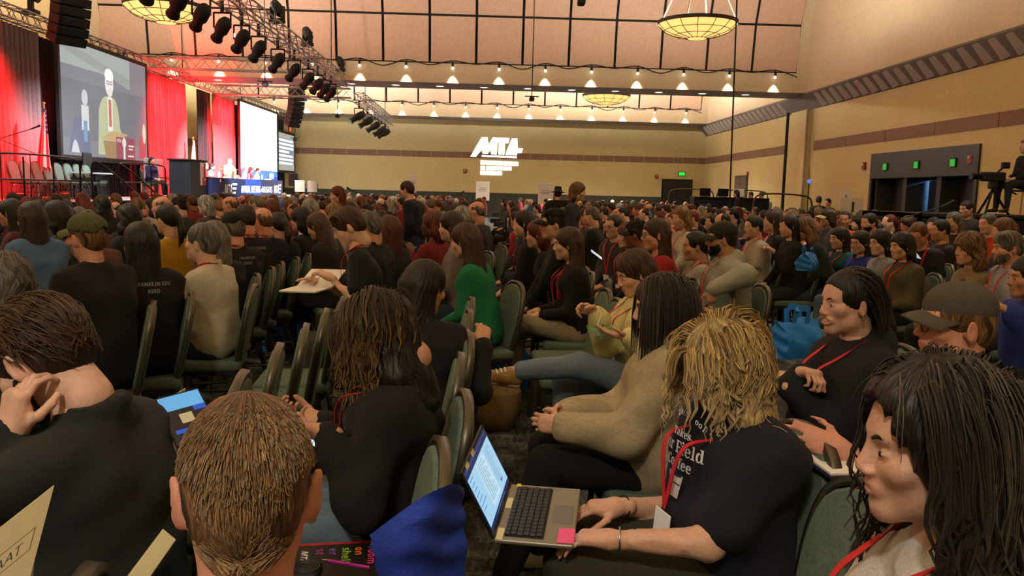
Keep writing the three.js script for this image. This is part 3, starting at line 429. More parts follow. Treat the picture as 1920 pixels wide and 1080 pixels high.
// cylindrical uv around the local y axis (seam at the face side, +z)
function wrapUV(g, su = 1, sv = 1, cx = 0, cz = 0) { const p = g.attributes.position, u = new Float32Array(p.count * 2); for (let i = 0; i < p.count; i++) { u[2 * i] = (Math.atan2(p.getX(i) - cx, -(p.getZ(i) - cz)) / 6.28318) * su; u[2 * i + 1] = p.getY(i) * sv; } g.setAttribute('uv', new THREE.BufferAttribute(u, 2)); return g; }
function tint(g, fn) { const p = g.attributes.position, c = new Float32Array(p.count * 3); for (let i = 0; i < p.count; i++) { const t = fn(p.getX(i), p.getY(i), p.getZ(i)); c[3 * i] = t[0]; c[3 * i + 1] = t[1]; c[3 * i + 2] = t[2]; } g.setAttribute('color', new THREE.BufferAttribute(c, 3)); return g; }
function flipX(g) { const h = g.clone(); h.scale(-1, 1, 1); const ix = h.index.array; for (let i = 0; i < ix.length; i += 3) { const t = ix[i]; ix[i] = ix[i + 1]; ix[i + 1] = t; } h.computeVertexNormals(); return h; }
const joinSkin = l => { l.forEach(g => { if (!g.attributes.color) tint(g, () => [1, 1, 1]); if (!g.attributes.uv) wrapUV(g, 2, 4); }); return mergeGeometries(l); };

// ------------------------------------------------------------------ head: origin between the ears at eye height, +z is the face
const CELL = [{ head: .0053, body: .018, hand: .0056, hair: .007 }, { head: .0095, body: .034, hand: .0115, hair: .0145 }, { head: .0165, body: .05, hand: .019, hair: .026 }, { head: .026, body: .075, hand: .03, hair: .038 }];
const headCache = {};
function headGeo(kind, lod, smile = 0) {
  const key = kind + lod + smile; if (headCache[key]) return headCache[key];
  const F = new Field(), m = kind === 'm' ? 1 : 0;
  F.ell(V(0, .033, -.016), [.0755, .086, .097]);
  F.ell(V(0, -.03, .018), [.061 + .003 * m, .08, .074], .03);
  F.cap(V(-.044, -.068, .012), V(0, -.098, .062), .019 + .004 * m, .016 + .004 * m, .03).cap(V(.044, -.068, .012), V(0, -.098, .062), .019 + .004 * m, .016 + .004 * m, .03);
  F.ell(V(0, -.098, .072), [.018 + .004 * m, .016, .014], .02);
  for (const s of [-1, 1]) F.ell(V(s * .043, -.025 + .004 * smile, .062), [.024, .02, .02], .025);
  F.ell(V(0, .022, .078), [.047, .012 + .002 * m, .014 + .003 * m], .02);
  F.ell(V(0, .048, .055), [.055, .035, .026], .03);
  for (const s of [-1, 1]) F.sub(ell(V(s * .033, -.001, .094), [.017, .012, .014]), .012);
  if (lod < 2) for (const s of [-1, 1]) F.ell(V(s * .032, -.002, .076), [.0155, .0085, .0125], .004);
  F.cap(V(0, .012, .088), V(0, -.03, .106 + .003 * m), .0075, .0105 + .0015 * m, .012);
  for (const s of [-1, 1]) F.ell(V(s * .012, -.037, .098), [.0085, .0075, .011], .006);
  F.ell(V(0, -.063, .083), [.026 + .008 * smile, .017, .014], .012);
  F.ell(V(0, -.0585 + .002 * smile, .093), [.021 + .008 * smile, .0055, .007], .006); F.ell(V(0, -.0695 - .003 * smile, .0915), [.018 + .006 * smile, .0065, .0075], .006);
  if (lod < 2) F.sub(ell(V(0, -.0638, .102), [.024 + .007 * smile, .0016 + .005 * smile, .012]), .002);
  for (const s of [-1, 1]) { const q = new THREE.Euler(.15, s * .42, s * -.12); F.ell(V(s * (.083 + .006 * m), -.012, -.012), [.0085 + .001 * m, .033 + .003 * m, .02], .006, q); if (lod < 2) { F.sub(ell(V(s * (.093 + .006 * m), -.008, -.007), [.006, .02, .011], q), .004); F.ell(V(s * .081, -.02, .004), [.006, .009, .006], .004); } }
  F.cap(V(0, -.05, -.03), V(0, -.13, -.045), .054 + .006 * m, .054 + .006 * m, .04);
  const g = F.mesh(CELL[lod].head); wrapUV(g, 2, 4);
  tint(g, (x, y, z) => { const lip = Math.exp(-(((Math.abs(x) / (.026 + .008 * smile)) ** 4) + ((y + .064) / .0115) ** 4)) * (z > .078 ? 1 : 0), ear = Math.abs(x) > .079 ? .5 : 0, ck = Math.exp(-((Math.abs(x) - .04) ** 2 + (y + .03) ** 2) / .0006) * (z > .03 ? .4 : 0), w = Math.min(1, lip + ear * .5 + ck * .5); return [1 - .08 * lip, 1 - .3 * w, 1 - .28 * w]; });
  return headCache[key] = g;
}
// hand: wrist at the origin, fingers along +y, palm faces +z, thumb towards +x (a right hand seen from its back has the thumb at the left)
const handCache = {};
const HANDS = { flat: [.25, .3, .3, .3, .2], curl: [.7, .8, .85, .9, .4], fist: [1.45, 1.5, 1.5, 1.5, 1.0], hold: [.95, 1.0, 1.05, 1.1, .75], type: [.55, .6, .62, .55, .25], pinch: [.9, 1.1, 1.25, 1.3, .9] };
function handGeo(pose, lod) {
  const key = pose + lod; if (handCache[key]) return handCache[key];
  const F = new Field(), c = HANDS[pose];
  F.cap(V(0, -.03, 0), V(0, .01, 0), .026, .027, .02); for (const [x, t] of [[-.026, .075], [-.009, .083], [.009, .084], [.025, .08]]) F.cap(V(x * .6, .012, 0), V(x, t, -.002), .0175, .0125, .018);
  F.ell(V(.02, .035, .012), [.017, .028, .014], .02);
  const fg = [[.027, .082, .0, [.043, .026, .021], .0088, .06], [.009, .088, -.001, [.048, .03, .023], .009, .02], [-.009, .085, -.001, [.045, .028, .022], .0087, -.03], [-.026, .077, 0, [.036, .021, .019], .0078, -.1]];
  fg.forEach(([x, y, z, ln, r, sp], i) => { let p = V(x, y - .008, z), a = c[i] * .55, q; ln.forEach((l, j) => { q = p.clone().add(V(Math.sin(sp) * l * Math.cos(a), Math.cos(a) * l * Math.cos(sp), Math.sin(a) * l)); F.cap(p, q, r * (1 - .09 * j), r * (1 - .09 * (j + 1)), lod ? .006 : .004); p = q; a += c[i] * .75; }); });
  { let p = V(.022, .022, .01), dirs = [[.8, .62, .25], [.5 - c[4] * .5, .8, .3 + c[4] * .5], [.25 - c[4] * .7, .9, .3 + c[4] * .6]], ln = [.04, .034, .026]; dirs.forEach((d, j) => { const q = p.clone().addScaledVector(V(...d).normalize(), ln[j]); F.cap(p, q, [.0135, .0105, .0095][j], [.0105, .0095, .0078][j], .006); p = q; }); }
  const g = F.mesh(CELL[lod].hand); wrapUV(g, 1, 4); tint(g, (x, y, z) => { const k = y > .13 && z < .01 ? .06 : 0; return [1, .97 - k, .95 - k]; }); return handCache[key] = g;
}

// ------------------------------------------------------------------ pose
function ik(s, w, l1, l2, pole) { const d = w.clone().sub(s), L = Math.min(d.length(), l1 + l2 - .002); d.normalize(); const a = (l1 * l1 - l2 * l2 + L * L) / (2 * L), h = Math.sqrt(Math.max(0, l1 * l1 - a * a)), p = pole.clone().addScaledVector(d, -pole.dot(d)).normalize(); return [s.clone().addScaledVector(d, a).addScaledVector(p, h), s.clone().addScaledVector(d, L)]; }
function makePose(s) {
  const J = {}, k = s.k || 1, g = s.girth || 1, lean = rad(s.lean ?? 6), tw = rad(s.twist || 0), rl = rad(s.roll || 0), fem = s.sex === 'f';
  const dir = a => V(Math.sin(rl), Math.cos(a) * Math.cos(rl), Math.sin(a)).normalize();
  J.pel = V(0, s.stand ? .95 : .565, s.stand ? 0 : .0); J.d1 = dir(lean * .6); J.d2 = dir(lean); J.d3 = dir(lean * 1.2);
  J.w = J.pel.clone().addScaledVector(J.d1, .17 * k); J.c = J.w.clone().addScaledVector(J.d2, .19 * k); J.n = J.c.clone().addScaledVector(J.d3, .135 * k);
  J.side = V(Math.cos(tw), 0, -Math.sin(tw)).addScaledVector(V(0, 1, 0), -Math.sin(rl)).normalize(); J.fwd = J.side.clone().cross(J.d2).normalize();
  const na = rad(s.neck ?? (s.lean ?? 6) * .8 + 12); J.head = J.n.clone().addScaledVector(dir(na), .172);
  J.hq = new THREE.Quaternion().setFromEuler(new THREE.Euler(rad(s.hp ?? 4), rad(s.hy || 0), rad(s.hr || 0), 'YXZ'));
  const sw = (s.sw || (fem ? .145 : .166)) * Math.sqrt(g);
  J.sh = [1, -1].map(q => J.n.clone().addScaledVector(J.d3, -.068).addScaledVector(J.side, q * sw));
  const ht = s.hands || [[.08, .64, .3], [-.08, .64, .3]]; J.el = []; J.wr = []; J.hd = [];
  [0, 1].forEach(i => { const q = i ? -1 : 1, pole = s.poles?.[i] ? V(...s.poles[i]) : V(q * .5, -1, -.45); const [e, w] = ik(J.sh[i], V(...ht[i]), .285, .25, pole); J.el.push(e); J.wr.push(w); });
  J.hips = [1, -1].map(q => J.pel.clone().add(V(q * .085, -.02, .02)));
  const kn = s.knees || (s.stand ? [[.09, .5, .03], [-.09, .5, .0]] : [[.13, .535, .44], [-.13, .535, .44]]), an = s.ankles || (s.stand ? [[.1, .09, -.02], [-.1, .09, -.05]] : [[.14, .09, .46], [-.14, .09, .46]]);
  J.kn = kn.map(p => V(...p)); J.an = an.map(p => V(...p)); J.toe = s.toes ? s.toes.map(p => V(...p)) : J.an.map((p, i) => p.clone().add(V(i ? -.03 : .03, -.05, .15)));
  J.g = g; J.fem = fem; return J;
}
function torso(F, J, t, low = true) {
  const g = J.g, S = J.side, f = J.fwd, at = (p, x, z = 0) => p.clone().addScaledVector(S, x).addScaledVector(f, z), b = J.fem ? .92 : 1;
  for (const q of [-1, 1]) {
    if (low) F.cap(at(J.pel, q * .07, 0).add(V(0, .03, 0)), at(J.w, q * .055 * b, .0), .112 * g + t, .098 * g * b + t, .05);
    F.cap(at(J.w, q * .055 * b), at(J.c, q * .075 * b, .005), .098 * g * b + t, .104 * g * b + t, .05);
    F.cap(at(J.c, q * .075 * b), at(J.n, q * .075 * b, -.0).addScaledVector(J.d3, -.085), .102 * g * b + t, .066 + t, .05);
  }
  for (const i of [0, 1]) F.cap(J.n.clone().addScaledVector(J.d3, -.03), J.sh[i], .05 + t * .6, .054 * Math.sqrt(g) + t * .5, .05);
  if (J.fem) for (const q of [-1, 1]) F.ell(at(J.c, q * .075, .075 + .02 * g).addScaledVector(J.d2, .01), [.062 * g, .06 * g, .05 * g], .05);
  if (J.g > 1.08) F.ell(at(J.w, 0, .07), [.14 * g, .13, .1 * g], .07);
}
const lerpV = (a, b, t) => a.clone().lerp(b, t);
function fold(a, f) { return (x, y, z) => a * (Math.sin(f * y + 7 * Math.sin(f * .23 * x + .7) + f * .4 * z) * Math.sin(f * .31 * x - f * .2 * z + 2 * Math.sin(f * .17 * y)) + .6 * Math.sin(f * 1.9 * (y + .6 * z) + 5 * x * f * .1)); }
function dressBody(s, J, lod) {
  const c = CELL[lod], out = {}, sleeve = s.sleeve || 'long', aG = Math.sqrt(J.g);
  // skin: trunk, neck, arms, shins; head and hands on finer grids joined to it
  const B = new Field(); torso(B, J, -.012); B.cap(J.n, J.head.clone().add(V(0, -.06, -.02).applyQuaternion(J.hq)), .06 * (J.fem ? .9 : 1.05), .05 * (J.fem ? .92 : 1.06), .035);
  for (const i of [0, 1]) { B.cap(J.sh[i], J.el[i], .05 * aG, .042 * aG, .03); B.cap(J.el[i], J.wr[i], .041 * aG, .027, .02); if (!lod || s.crop) { B.cap(J.hips[i], J.kn[i], .078 * aG, .056, .04); B.cap(J.kn[i], J.an[i], .052, .034, .02); } }
  const list = [B.mesh([s.sleeve === 'short' || s.crop ? .022 : .034, .04, .054, .066][lod])]; const M = new THREE.Matrix4();
  J.hm = M.clone().compose(J.head, J.hq, V(s.hs || 1, s.hs || 1, s.hs || 1)); list.push(headGeo(J.fem ? 'f' : 'm', lod, s.smile || 0).clone().applyMatrix4(J.hm));
  J.hmat = [];
  [0, 1].forEach(i => { if (s.nohand === i) return; const fd = s.hdir?.[i] ? V(...s.hdir[i]).normalize() : J.wr[i].clone().sub(J.el[i]).normalize().lerp(V(i ? .15 : -.15, -.15, .8).normalize(), .35).normalize(), pn0 = s.hpal?.[i] ? V(...s.hpal[i]) : V(i ? .3 : -.3, -1, .1); const pn = pn0.addScaledVector(fd, -pn0.dot(fd)).normalize(), xs = fd.clone().cross(pn);
    // thumb of the left hand (i = 0) points to the body's right when the palm faces down
    const hp = (s.hpose?.[i]) || 'curl'; let g = handGeo(hp, lod); const want = i ? 1 : -1; g = want < 0 ? flipX(g) : g.clone(); const mm = new THREE.Matrix4().makeBasis(xs, fd, pn).setPosition(J.wr[i]); J.hmat.push(mm); g.applyMatrix4(mm); list.push(g); });
  out.body = joinSkin(list);
  const bl = (fl) => fl;
  // top
  const T = new Field(), t = s.bulk || .012; torso(T, J, t, true);
  for (const i of [0, 1]) { if (sleeve !== 'none') { const e = sleeve === 'short' ? lerpV(J.sh[i], J.el[i], .72) : J.el[i]; T.cap(J.sh[i], e, .054 * aG + t, (sleeve === 'short' ? .056 : .046) * aG + t, .05); if (sleeve === 'long') T.cap(J.el[i], lerpV(J.el[i], J.wr[i], .95), .046 * aG + t, .033 + t * .9, .025); if (sleeve === 'three') T.cap(J.el[i], lerpV(J.el[i], J.wr[i], .45), .046 * aG + t, .04 + t, .025); } }
  if (s.hood) { T.ell(J.n.clone().addScaledVector(J.fwd, -.075).addScaledVector(UP, .015), [.12, .075, .07], .04); T.cap(J.n.clone().addScaledVector(J.side, .08).addScaledVector(J.fwd, .0), J.n.clone().addScaledVector(J.fwd, .075).addScaledVector(UP, -.05), .032, .025, .03); T.cap(J.n.clone().addScaledVector(J.side, -.08), J.n.clone().addScaledVector(J.fwd, .075).addScaledVector(UP, -.05), .032, .025, .03); }
  if (s.collar) { const P = []; for (let a = 0; a < 9; a++) { const an = a / 8 * 5.2 + .54 + Math.PI / 2; P.push(J.n.clone().addScaledVector(J.side, Math.cos(an) * .072).addScaledVector(J.fwd, Math.sin(an) * .066).addScaledVector(UP, .028 - .03 * Math.max(0, Math.sin(an)))); } for (let a = 0; a < 8; a++) T.cap(P[a], P[a + 1], .019, .019, .012); }
  if (s.hem) T.cap(J.pel.clone().add(V(0, -.04, -.02)), J.pel.clone().add(V(0, -.04, .12)), .15 * J.g, .15 * J.g, .05);
  out.top = T.mesh(c.body, lod < 2 ? fold(s.foldAmp ?? .0055, 26) : null); wrapUV(out.top, 4, 4);
  // trousers
  const Q = new Field(), u = .012; for (const q of [-1, 1]) Q.cap(J.pel.clone().add(V(q * .075, .03, -.005)), J.pel.clone().add(V(q * .07, -.02, .01)), .115 * J.g, .105 * J.g, .05);
  for (const i of [0, 1]) { Q.cap(J.hips[i], J.kn[i], .086 * aG + u, .06 * aG + u, .05); const e = lerpV(J.kn[i], J.an[i], s.crop || .93); Q.cap(J.kn[i], e, .058 * aG + u, .042 + u * (s.wide || 1), .03); }
  out.trousers = Q.mesh(c.body * (lod ? 1.3 : 1), lod < 2 ? fold(.003, 26) : null); wrapUV(out.trousers, 4, 4);
  out.shoes = []; for (const i of [0, 1]) { const H = new Field(), a = J.an[i], to = J.toe[i]; H.cap(a.clone().add(V(0, -.01, -.0)), lerpV(a, to, .25).add(V(0, -.02, 0)), .042, .04, .02); H.cap(lerpV(a, to, -.2).add(V(0, -.045, 0)), lerpV(a, to, .25).add(V(0, -.03, 0)), .034, .036, .02); H.cap(lerpV(a, to, .25).add(V(0, -.03, 0)), to, .037, .034, .02); out.shoes.push(wrapUV(H.mesh([.012, .026, .04, .048][lod]), 2, 4)); }
  return out;
}
// ------------------------------------------------------------------ hair as shells in the head frame
const hairCache = {};
function hairGeo(style, lod) {
  const key = style + lod; if (hairCache[key]) return hairCache[key];
  const F = new Field(), front = (dy = 0, r = 1) => F.sub(ell(V(0, -.072 + dy, .1), [.07 * r, .108, .082]), .01), C = V(0, .038, -.014), t = { short: .011, side: .016, long: .014, bob: .018, pony: .009, bun: .009, mane: .024, curly: .03, thin: .006, bald: .004, buzz: .006, wavy: .022 }[style] ?? .012;
  F.ell(C, [.0765 + t, .087 + t, .097 + t]);
  if (['short', 'side', 'thin', 'bald', 'buzz'].includes(style)) { F.ell(V(0, -.01, -.05), [.066 + t * .8, .075, .062 + t], .02); front(style === 'side' ? .0 : .012); F.sub(ell(V(0, -.15, .02), [.14, .098, .135]), .01); F.sub(ell(V(0, -.08, .06), [.12, .062, .075]), .01); if (style === 'bald') F.sub(ell(V(0, .1, .0), [.075, .09, .115]), .015); if (style === 'thin') F.sub(ell(V(0, .1, .075), [.06, .07, .075]), .02); if (style === 'side') F.ell(V(.02, .1, .045), [.06, .026, .045], .03); }
  else if (style === 'pony' || style === 'bun') { F.ell(V(0, -.01, -.05), [.066, .07, .062], .02); front(.04, 1.04); F.sub(ell(V(0, -.15, .02), [.14, .1, .135]), .01); F.sub(ell(V(0, -.07, .07), [.12, .065, .075]), .01); if (style === 'bun') F.ell(V(0, .07, -.13), [.042, .04, .036], .015); else { F.ell(V(0, .03, -.128), [.03, .03, .026], .015); F.cap(V(0, .02, -.145), V(0, -.1, -.165), .026, .033, .02); F.cap(V(0, -.1, -.165), V(0, -.24, -.14), .033, .014, .02); } }
  else {
    const L = { long: -.3, bob: -.13, curly: -.2, wavy: -.24, mane: -.36 }[style], w = { long: .07, bob: .074, curly: .095, wavy: .085, mane: .088 }[style], th = { long: .03, bob: .03, curly: .05, wavy: .042, mane: .05 }[style];
    for (const s of [-1, 1]) { F.cap(V(s * .066, .0, -.03), V(s * w, L * .55, -.035), th, th * 1.05, .03); F.cap(V(s * w, L * .55, -.035), V(s * w * .85, L, -.03), th * 1.05, th * .6, .03); F.cap(V(s * .04, 0, -.075), V(s * .045, L, -.085), .045, .034, .03); }
    F.cap(V(0, 0, -.08), V(0, L * 1.03, -.095), .05, .036, .03); front(style === 'curly' ? .0 : style === 'mane' ? .045 : .01, style === 'mane' ? 1.12 : .95);
    F.sub(cap(V(0, -.06, .02), V(0, -.4, .05), .055, .075), .015);
  }
  const wav = { curly: .011, wavy: .006, mane: .006 }[style] || .0022, fq = style === 'curly' ? 70 : style === 'wavy' || style === 'mane' ? 46 : 90;
  const g = F.mesh(CELL[lod].hair, lod === 2 && wav < .005 ? null : (x, y, z) => { const a = Math.atan2(x, -z); return wav * (style === 'curly' || style === 'wavy' || style === 'mane' ? Math.sin(fq * y + 6 * Math.sin(a * 5)) * Math.sin(a * 11 + fq * .4 * z) : Math.sin(a * 34 + 3 * Math.sin(y * 30)) * .8); });
  wrapUV(g, 1, 3); return hairCache[key] = g;
}
const capCache = {};
function capGeo(lod) { // baseball cap in the head frame: crown, brim and band
  if (capCache[lod]) return capCache[lod];
  const F = new Field(); F.ell(V(0, .055, -.016), [.089, .082, .11]); F.sub((x, y, z) => y - (.028 + .1 * (z + .02) * .18), .006); F.sub(ell(V(0, .05, -.016), [.08, .073, .1]), .003); F.sub(ell(V(0, .035, -.125), [.032, .028, .03]), .004);
  const crown = wrapUV(F.mesh([.005, .008, .014, .02][lod]), 2, 4);
  const n = 20, m = 6, pos = [], idx = []; for (let k = 0; k < 2; k++) for (let j = 0; j <= m; j++) for (let i = 0; i <= n; i++) { const a = (i / n - .5) * 2.5, e = j / m; const x = Math.sin(a) * (.086 + .004 * e), z0 = Math.cos(a) * .098 - .012, z = z0 + e * .075 * Math.pow(Math.max(0, Math.cos(a * .62)), .8); pos.push(x, .042 - .03 * (x / .085) ** 2 - .018 * e * e - k * .004, z); if (i < n && j < m) { const q = k * (m + 1) * (n + 1) + j * (n + 1) + i; k ? idx.push(q, q + 1, q + n + 1, q + 1, q + n + 2, q + n + 1) : idx.push(q, q + n + 1, q + 1, q + 1, q + n + 1, q + n + 2); } }
  const brim = new THREE.BufferGeometry(); brim.setAttribute('position', new THREE.Float32BufferAttribute(pos, 3)); brim.setIndex(idx); brim.computeVertexNormals(); wrapUV(brim, 2, 4);
  return capCache[lod] = { crown, brim, button: new THREE.SphereGeometry(.008, 8, 6).translate(0, .138, -.016) };
}
function beardGeo(lod) { const key = 'beard' + lod; if (hairCache[key]) return hairCache[key]; const F = new Field(); F.ell(V(0, -.032, .021), [.068, .088, .08]); for (const q of [-1, 1]) F.cap(V(q * .044, -.068, .012), V(0, -.098, .062), .028, .027, .02); F.ell(V(0, -.1, .072), [.03, .026, .022], .02); F.sub((x, y, z) => -(y + .049 + .5 * (z - .088)) * .85, .004); F.sub(ell(V(0, -.064, .11), [.024, .0075, .035]), .003); F.sub((x, y, z) => (z + .012) * .95, .006); F.sub((x, y, z) => y + .135, .01); return hairCache[key] = wrapUV(F.mesh(Math.min(.014, CELL[lod].hair * .7)), 1, 3); }
// ------------------------------------------------------------------ loose locks of hair: tubes that fall under gravity round the skull and shoulders
function locks(J, o) {
  const out = [], P = [], N = [], C = [], U = [], I = [], hm = new THREE.Matrix4().compose(J.head, J.hq, V(1, 1, 1)), inv = hm.clone().invert(), cols = o.colors.map(c => new THREE.Color(c));
  const cen = V(0, .036, -.02), sk = [.079 + (o.lift || .008), .09 + (o.lift || .008), .1 + (o.lift || .008)], sides = o.sides || 3;
  for (let q = 0; q < o.n; q++) {
    // root on the scalp, drawn from the upper and rear part of the skull
    let u, tries = 0; do { const a = rnd() * 6.283, y = rr(o.ymin ?? -.35, 1), s = Math.sqrt(1 - y * y); u = V(s * Math.sin(a), y, s * Math.cos(a)); tries++; } while (tries < 60 && ((u.z > .35 && u.y < (o.hairline ?? .72) + .3 * (u.z - .35)) || (u.y < -.1 && u.z > -.15) || (o.ears && Math.abs(u.x) > .72 && u.y < .3)));
    const lo = u.y < 0 ? (1.1 + .05 * -u.y) / Math.max(.2, Math.sqrt(1 - u.y * u.y)) : 1, root = V(cen.x + u.x * .074 * (u.y < 0 ? lo * (1 + .2 * u.y) : 1), cen.y + u.y * (u.y < 0 && o.nape ? .1 : .085), cen.z + u.z * .094 * lo); const part = root.x - (o.part ?? .0);
    const nl = V(u.x / .74, u.y / .85, u.z / .94).normalize(), fl = V(Math.sign(part || 1) * (o.spread ?? .9) * Math.max(0, u.y) ** .5, -.55 - .3 * (1 - Math.abs(u.y)), (u.z < .2 ? -1 : (o.front ?? .15)) * (o.back ?? .6)); fl.addScaledVector(nl, -fl.dot(nl)).normalize();
    const dl = fl.addScaledVector(nl, o.puff ?? .15).normalize();
    let p = root.clone().applyMatrix4(hm), d = dl.applyQuaternion(J.hq); const len = rr(o.len[0], o.len[1]), st = o.step || .014, n = Math.max(5, Math.round(len / st)), ph = rnd() * 6.28, ph2 = rnd() * 6.28, fr = rr(o.freq[0], o.freq[1]), amp = rr(o.amp[0], o.amp[1]), layer = rr(0, o.thick || .02), pts = [];
    for (let k = 0; k <= n; k++) {
      pts.push(p.clone()); d.addScaledVector(V(0, -1, 0), o.grav || .22).normalize();
      p = p.clone().addScaledVector(d, st);
      const ly = layer * Math.min(1, .25 + k * .2), l = p.clone().applyMatrix4(inv).sub(cen), e = Math.hypot(l.x / (sk[0] + ly), l.y / (sk[1] + ly), l.z / (sk[2] + ly)); if (e < 1) { l.multiplyScalar(1 / e); const l2 = l.clone(); l.add(cen); const w = l.applyMatrix4(hm); const no = V(l2.x / sk[0] ** 2, l2.y / sk[1] ** 2, l2.z / sk[2] ** 2).applyQuaternion(J.hq).normalize(); p = w; const dn = d.dot(no); if (dn < 0) d.addScaledVector(no, -dn).normalize(); }
      for (const [a, b, r] of o.block || []) { const ab = b.clone().sub(a), t = Math.max(0, Math.min(1, p.clone().sub(a).dot(ab) / ab.lengthSq())), c = a.clone().addScaledVector(ab, t), v = p.clone().sub(c), L = v.length(), R = r + layer; if (L < R) { v.normalize(); p = c.addScaledVector(v, R); const dn = d.dot(v); if (dn < 0) d.addScaledVector(v, -dn).normalize(); } }
    }
    // waves
    for (let k = 2; k < pts.length; k++) { const t = k / n, w = amp * Math.min(1, Math.max(0, t - (o.wave0 || 0)) * 2.2); const tg = pts[k].clone().sub(pts[k - 1]).normalize(), s1 = tg.clone().cross(Math.abs(tg.y) > .9 ? V(0, 0, 1) : UP).normalize(), s2 = tg.clone().cross(s1); pts[k] = pts[k].clone().addScaledVector(s1, w * Math.sin(fr * k * st + ph)).addScaledVector(s2, w * Math.cos(fr * k * st * (o.coil ? 1 : .8) + ph2)); }
    const main = pts; for (let cl = 0; cl < (o.clump || 1); cl++) { const ca = rnd() * 6.283, cr = cl ? (o.cr || .006) * Math.sqrt(rnd()) : 0, co = V(Math.cos(ca) * cr, Math.sin(ca) * cr * .7, Math.sin(ca * 1.7 + 1) * cr), sh = rr(0, .8); const pts = main.map((q0, k) => q0.clone().addScaledVector(co, 1 - .75 * k / main.length + .35 * Math.sin(k * .35 + sh)));
    const col = cols[Math.floor(rnd() * cols.length)], vb = rr(.8, 1.15), r0 = rr(o.r[0], o.r[1]), tip = o.tip ? new THREE.Color(o.tip[Math.floor(rnd() * o.tip.length)]) : col, base = P.length / 3; let pr = null;
    for (let k = 0; k < pts.length; k++) { const tg = (pts[k + 1] || pts[k]).clone().sub(pts[k - 1] || pts[k]).normalize(); let s1 = pr ? pr.clone().addScaledVector(tg, -pr.dot(tg)).normalize() : tg.clone().cross(Math.abs(tg.y) > .9 ? V(1, 0, 0) : UP).normalize(); pr = s1; const s2 = tg.clone().cross(s1), t = k / (pts.length - 1), r = r0 * (t < .12 ? .6 + t * 3.3 : 1) * (1 - .85 * Math.max(0, (t - .35) / .65) ** 1.5) + .0005, cc = col.clone().lerp(tip, Math.max(0, t * 1.3 - .25));
      for (let m = 0; m < sides; m++) { const a = m / sides * 6.283, x = Math.cos(a), y = Math.sin(a) * (o.flat || .6), nn = s1.clone().multiplyScalar(x).addScaledVector(s2, y); const v = pts[k].clone().addScaledVector(nn, r); P.push(v.x, v.y, v.z); nn.normalize(); N.push(nn.x, nn.y, nn.z); C.push(cc.r * vb, cc.g * vb, cc.b * vb); U.push(m / sides * .05 + q * .137, t * 2);
        if (k < pts.length - 1) { const A = base + k * sides + m, B = base + k * sides + (m + 1) % sides; I.push(A, B, A + sides, B, B + sides, A + sides); } } }
    } }
  const g = new THREE.BufferGeometry(); g.setAttribute('position', new THREE.Float32BufferAttribute(P, 3)); g.setAttribute('normal', new THREE.Float32BufferAttribute(N, 3)); g.setAttribute('color', new THREE.Float32BufferAttribute(C, 3)); g.setAttribute('uv', new THREE.Float32BufferAttribute(U, 2)); g.setIndex(I); return g;
}
// ------------------------------------------------------------------ materials of people (shared)
const skinM = {}, hairM = {}, clothM = {};
const SKIN = { pale: 0xe0bba8, fair: 0xd6ad96, tan: 0xc29478, olive: 0xbd937a, brown: 0x85573e, dark: 0x573626, ruddy: 0xd69e88 };
const skin = k => skinM[k] ||= new THREE.MeshPhysicalMaterial({ color: SKIN[k], roughness: .55, vertexColors: true, map: texSkin, bumpMap: texSkin, bumpScale: .0004, sheen: .25, sheenRoughness: .5, sheenColor: new THREE.Color(0xffd0b8) });
const HAIR = { black: 0x0d0a09, dark: 0x1d130d, brown: 0x3a2415, chestnut: 0x4e2c17, auburn: 0x6b2a14, red: 0x7a2c10, blond: 0xa8824a, sandy: 0x8a6238, grey: 0x7c7872, white: 0xc9c4ba, silver: 0x9a968e };
const hair = k => hairM[k] ||= mat(HAIR[k] ?? k, .55, { map: texStrand, bumpMap: texStrand, bumpScale: .004, side: THREE.DoubleSide });
const lockM = new THREE.MeshPhysicalMaterial({ color: 0xffffff, roughness: .5, vertexColors: true, side: THREE.DoubleSide, sheen: .2, sheenColor: new THREE.Color(0xffe0b0) });
const fabric = c => clothM[c] ||= cloth(c);
const shoeM = {}; const shoe = c => shoeM[c] ||= mat(c, .6);
const eyeW = mat(0xd8d2ca, .25), eyeI = mat(0x1a100a, .2), lanyM = mat(0xc0141e, .6), badgeM = mat(0xe8e6e0, .5), tealM = mat(0x0a6a60, .5), glassM = mat(0x14100e, .3), lensGM = new THREE.MeshPhysicalMaterial({ color: 0xffffff, transmission: 1, thickness: 0, roughness: .02 });
const eyeG = {}, irisG = {}, browG = {}; for (const q of [-1, 1]) { eyeG[q] = new THREE.SphereGeometry(.0112, 12, 8).scale(1, .46, .92).rotateY(q * .25).translate(q * .032, -.0022, .0788); irisG[q] = new THREE.SphereGeometry(.0052, 10, 6).scale(1, .92, .45).translate(q * .032 - .001, -.0022, .0879); browG[q] = tube([[q * .013, .0185, .093], [q * .03, .0245, .0905], [q * .047, .019, .078]], .0034, 8, 5); }
function faceBits(o, J, s, hk, lod) {
  
  const put = (m) => { m.applyMatrix4(J.hm); return m; };
  if (lod < 2) for (const q of [-1, 1]) { const e = put(part('eye', eyeG[q], eyeW, o)); part('iris', irisG[q], eyeI, e); }
  for (const q of [-1, 1]) put(part('eyebrow', browG[q], hair(hk), o));
}
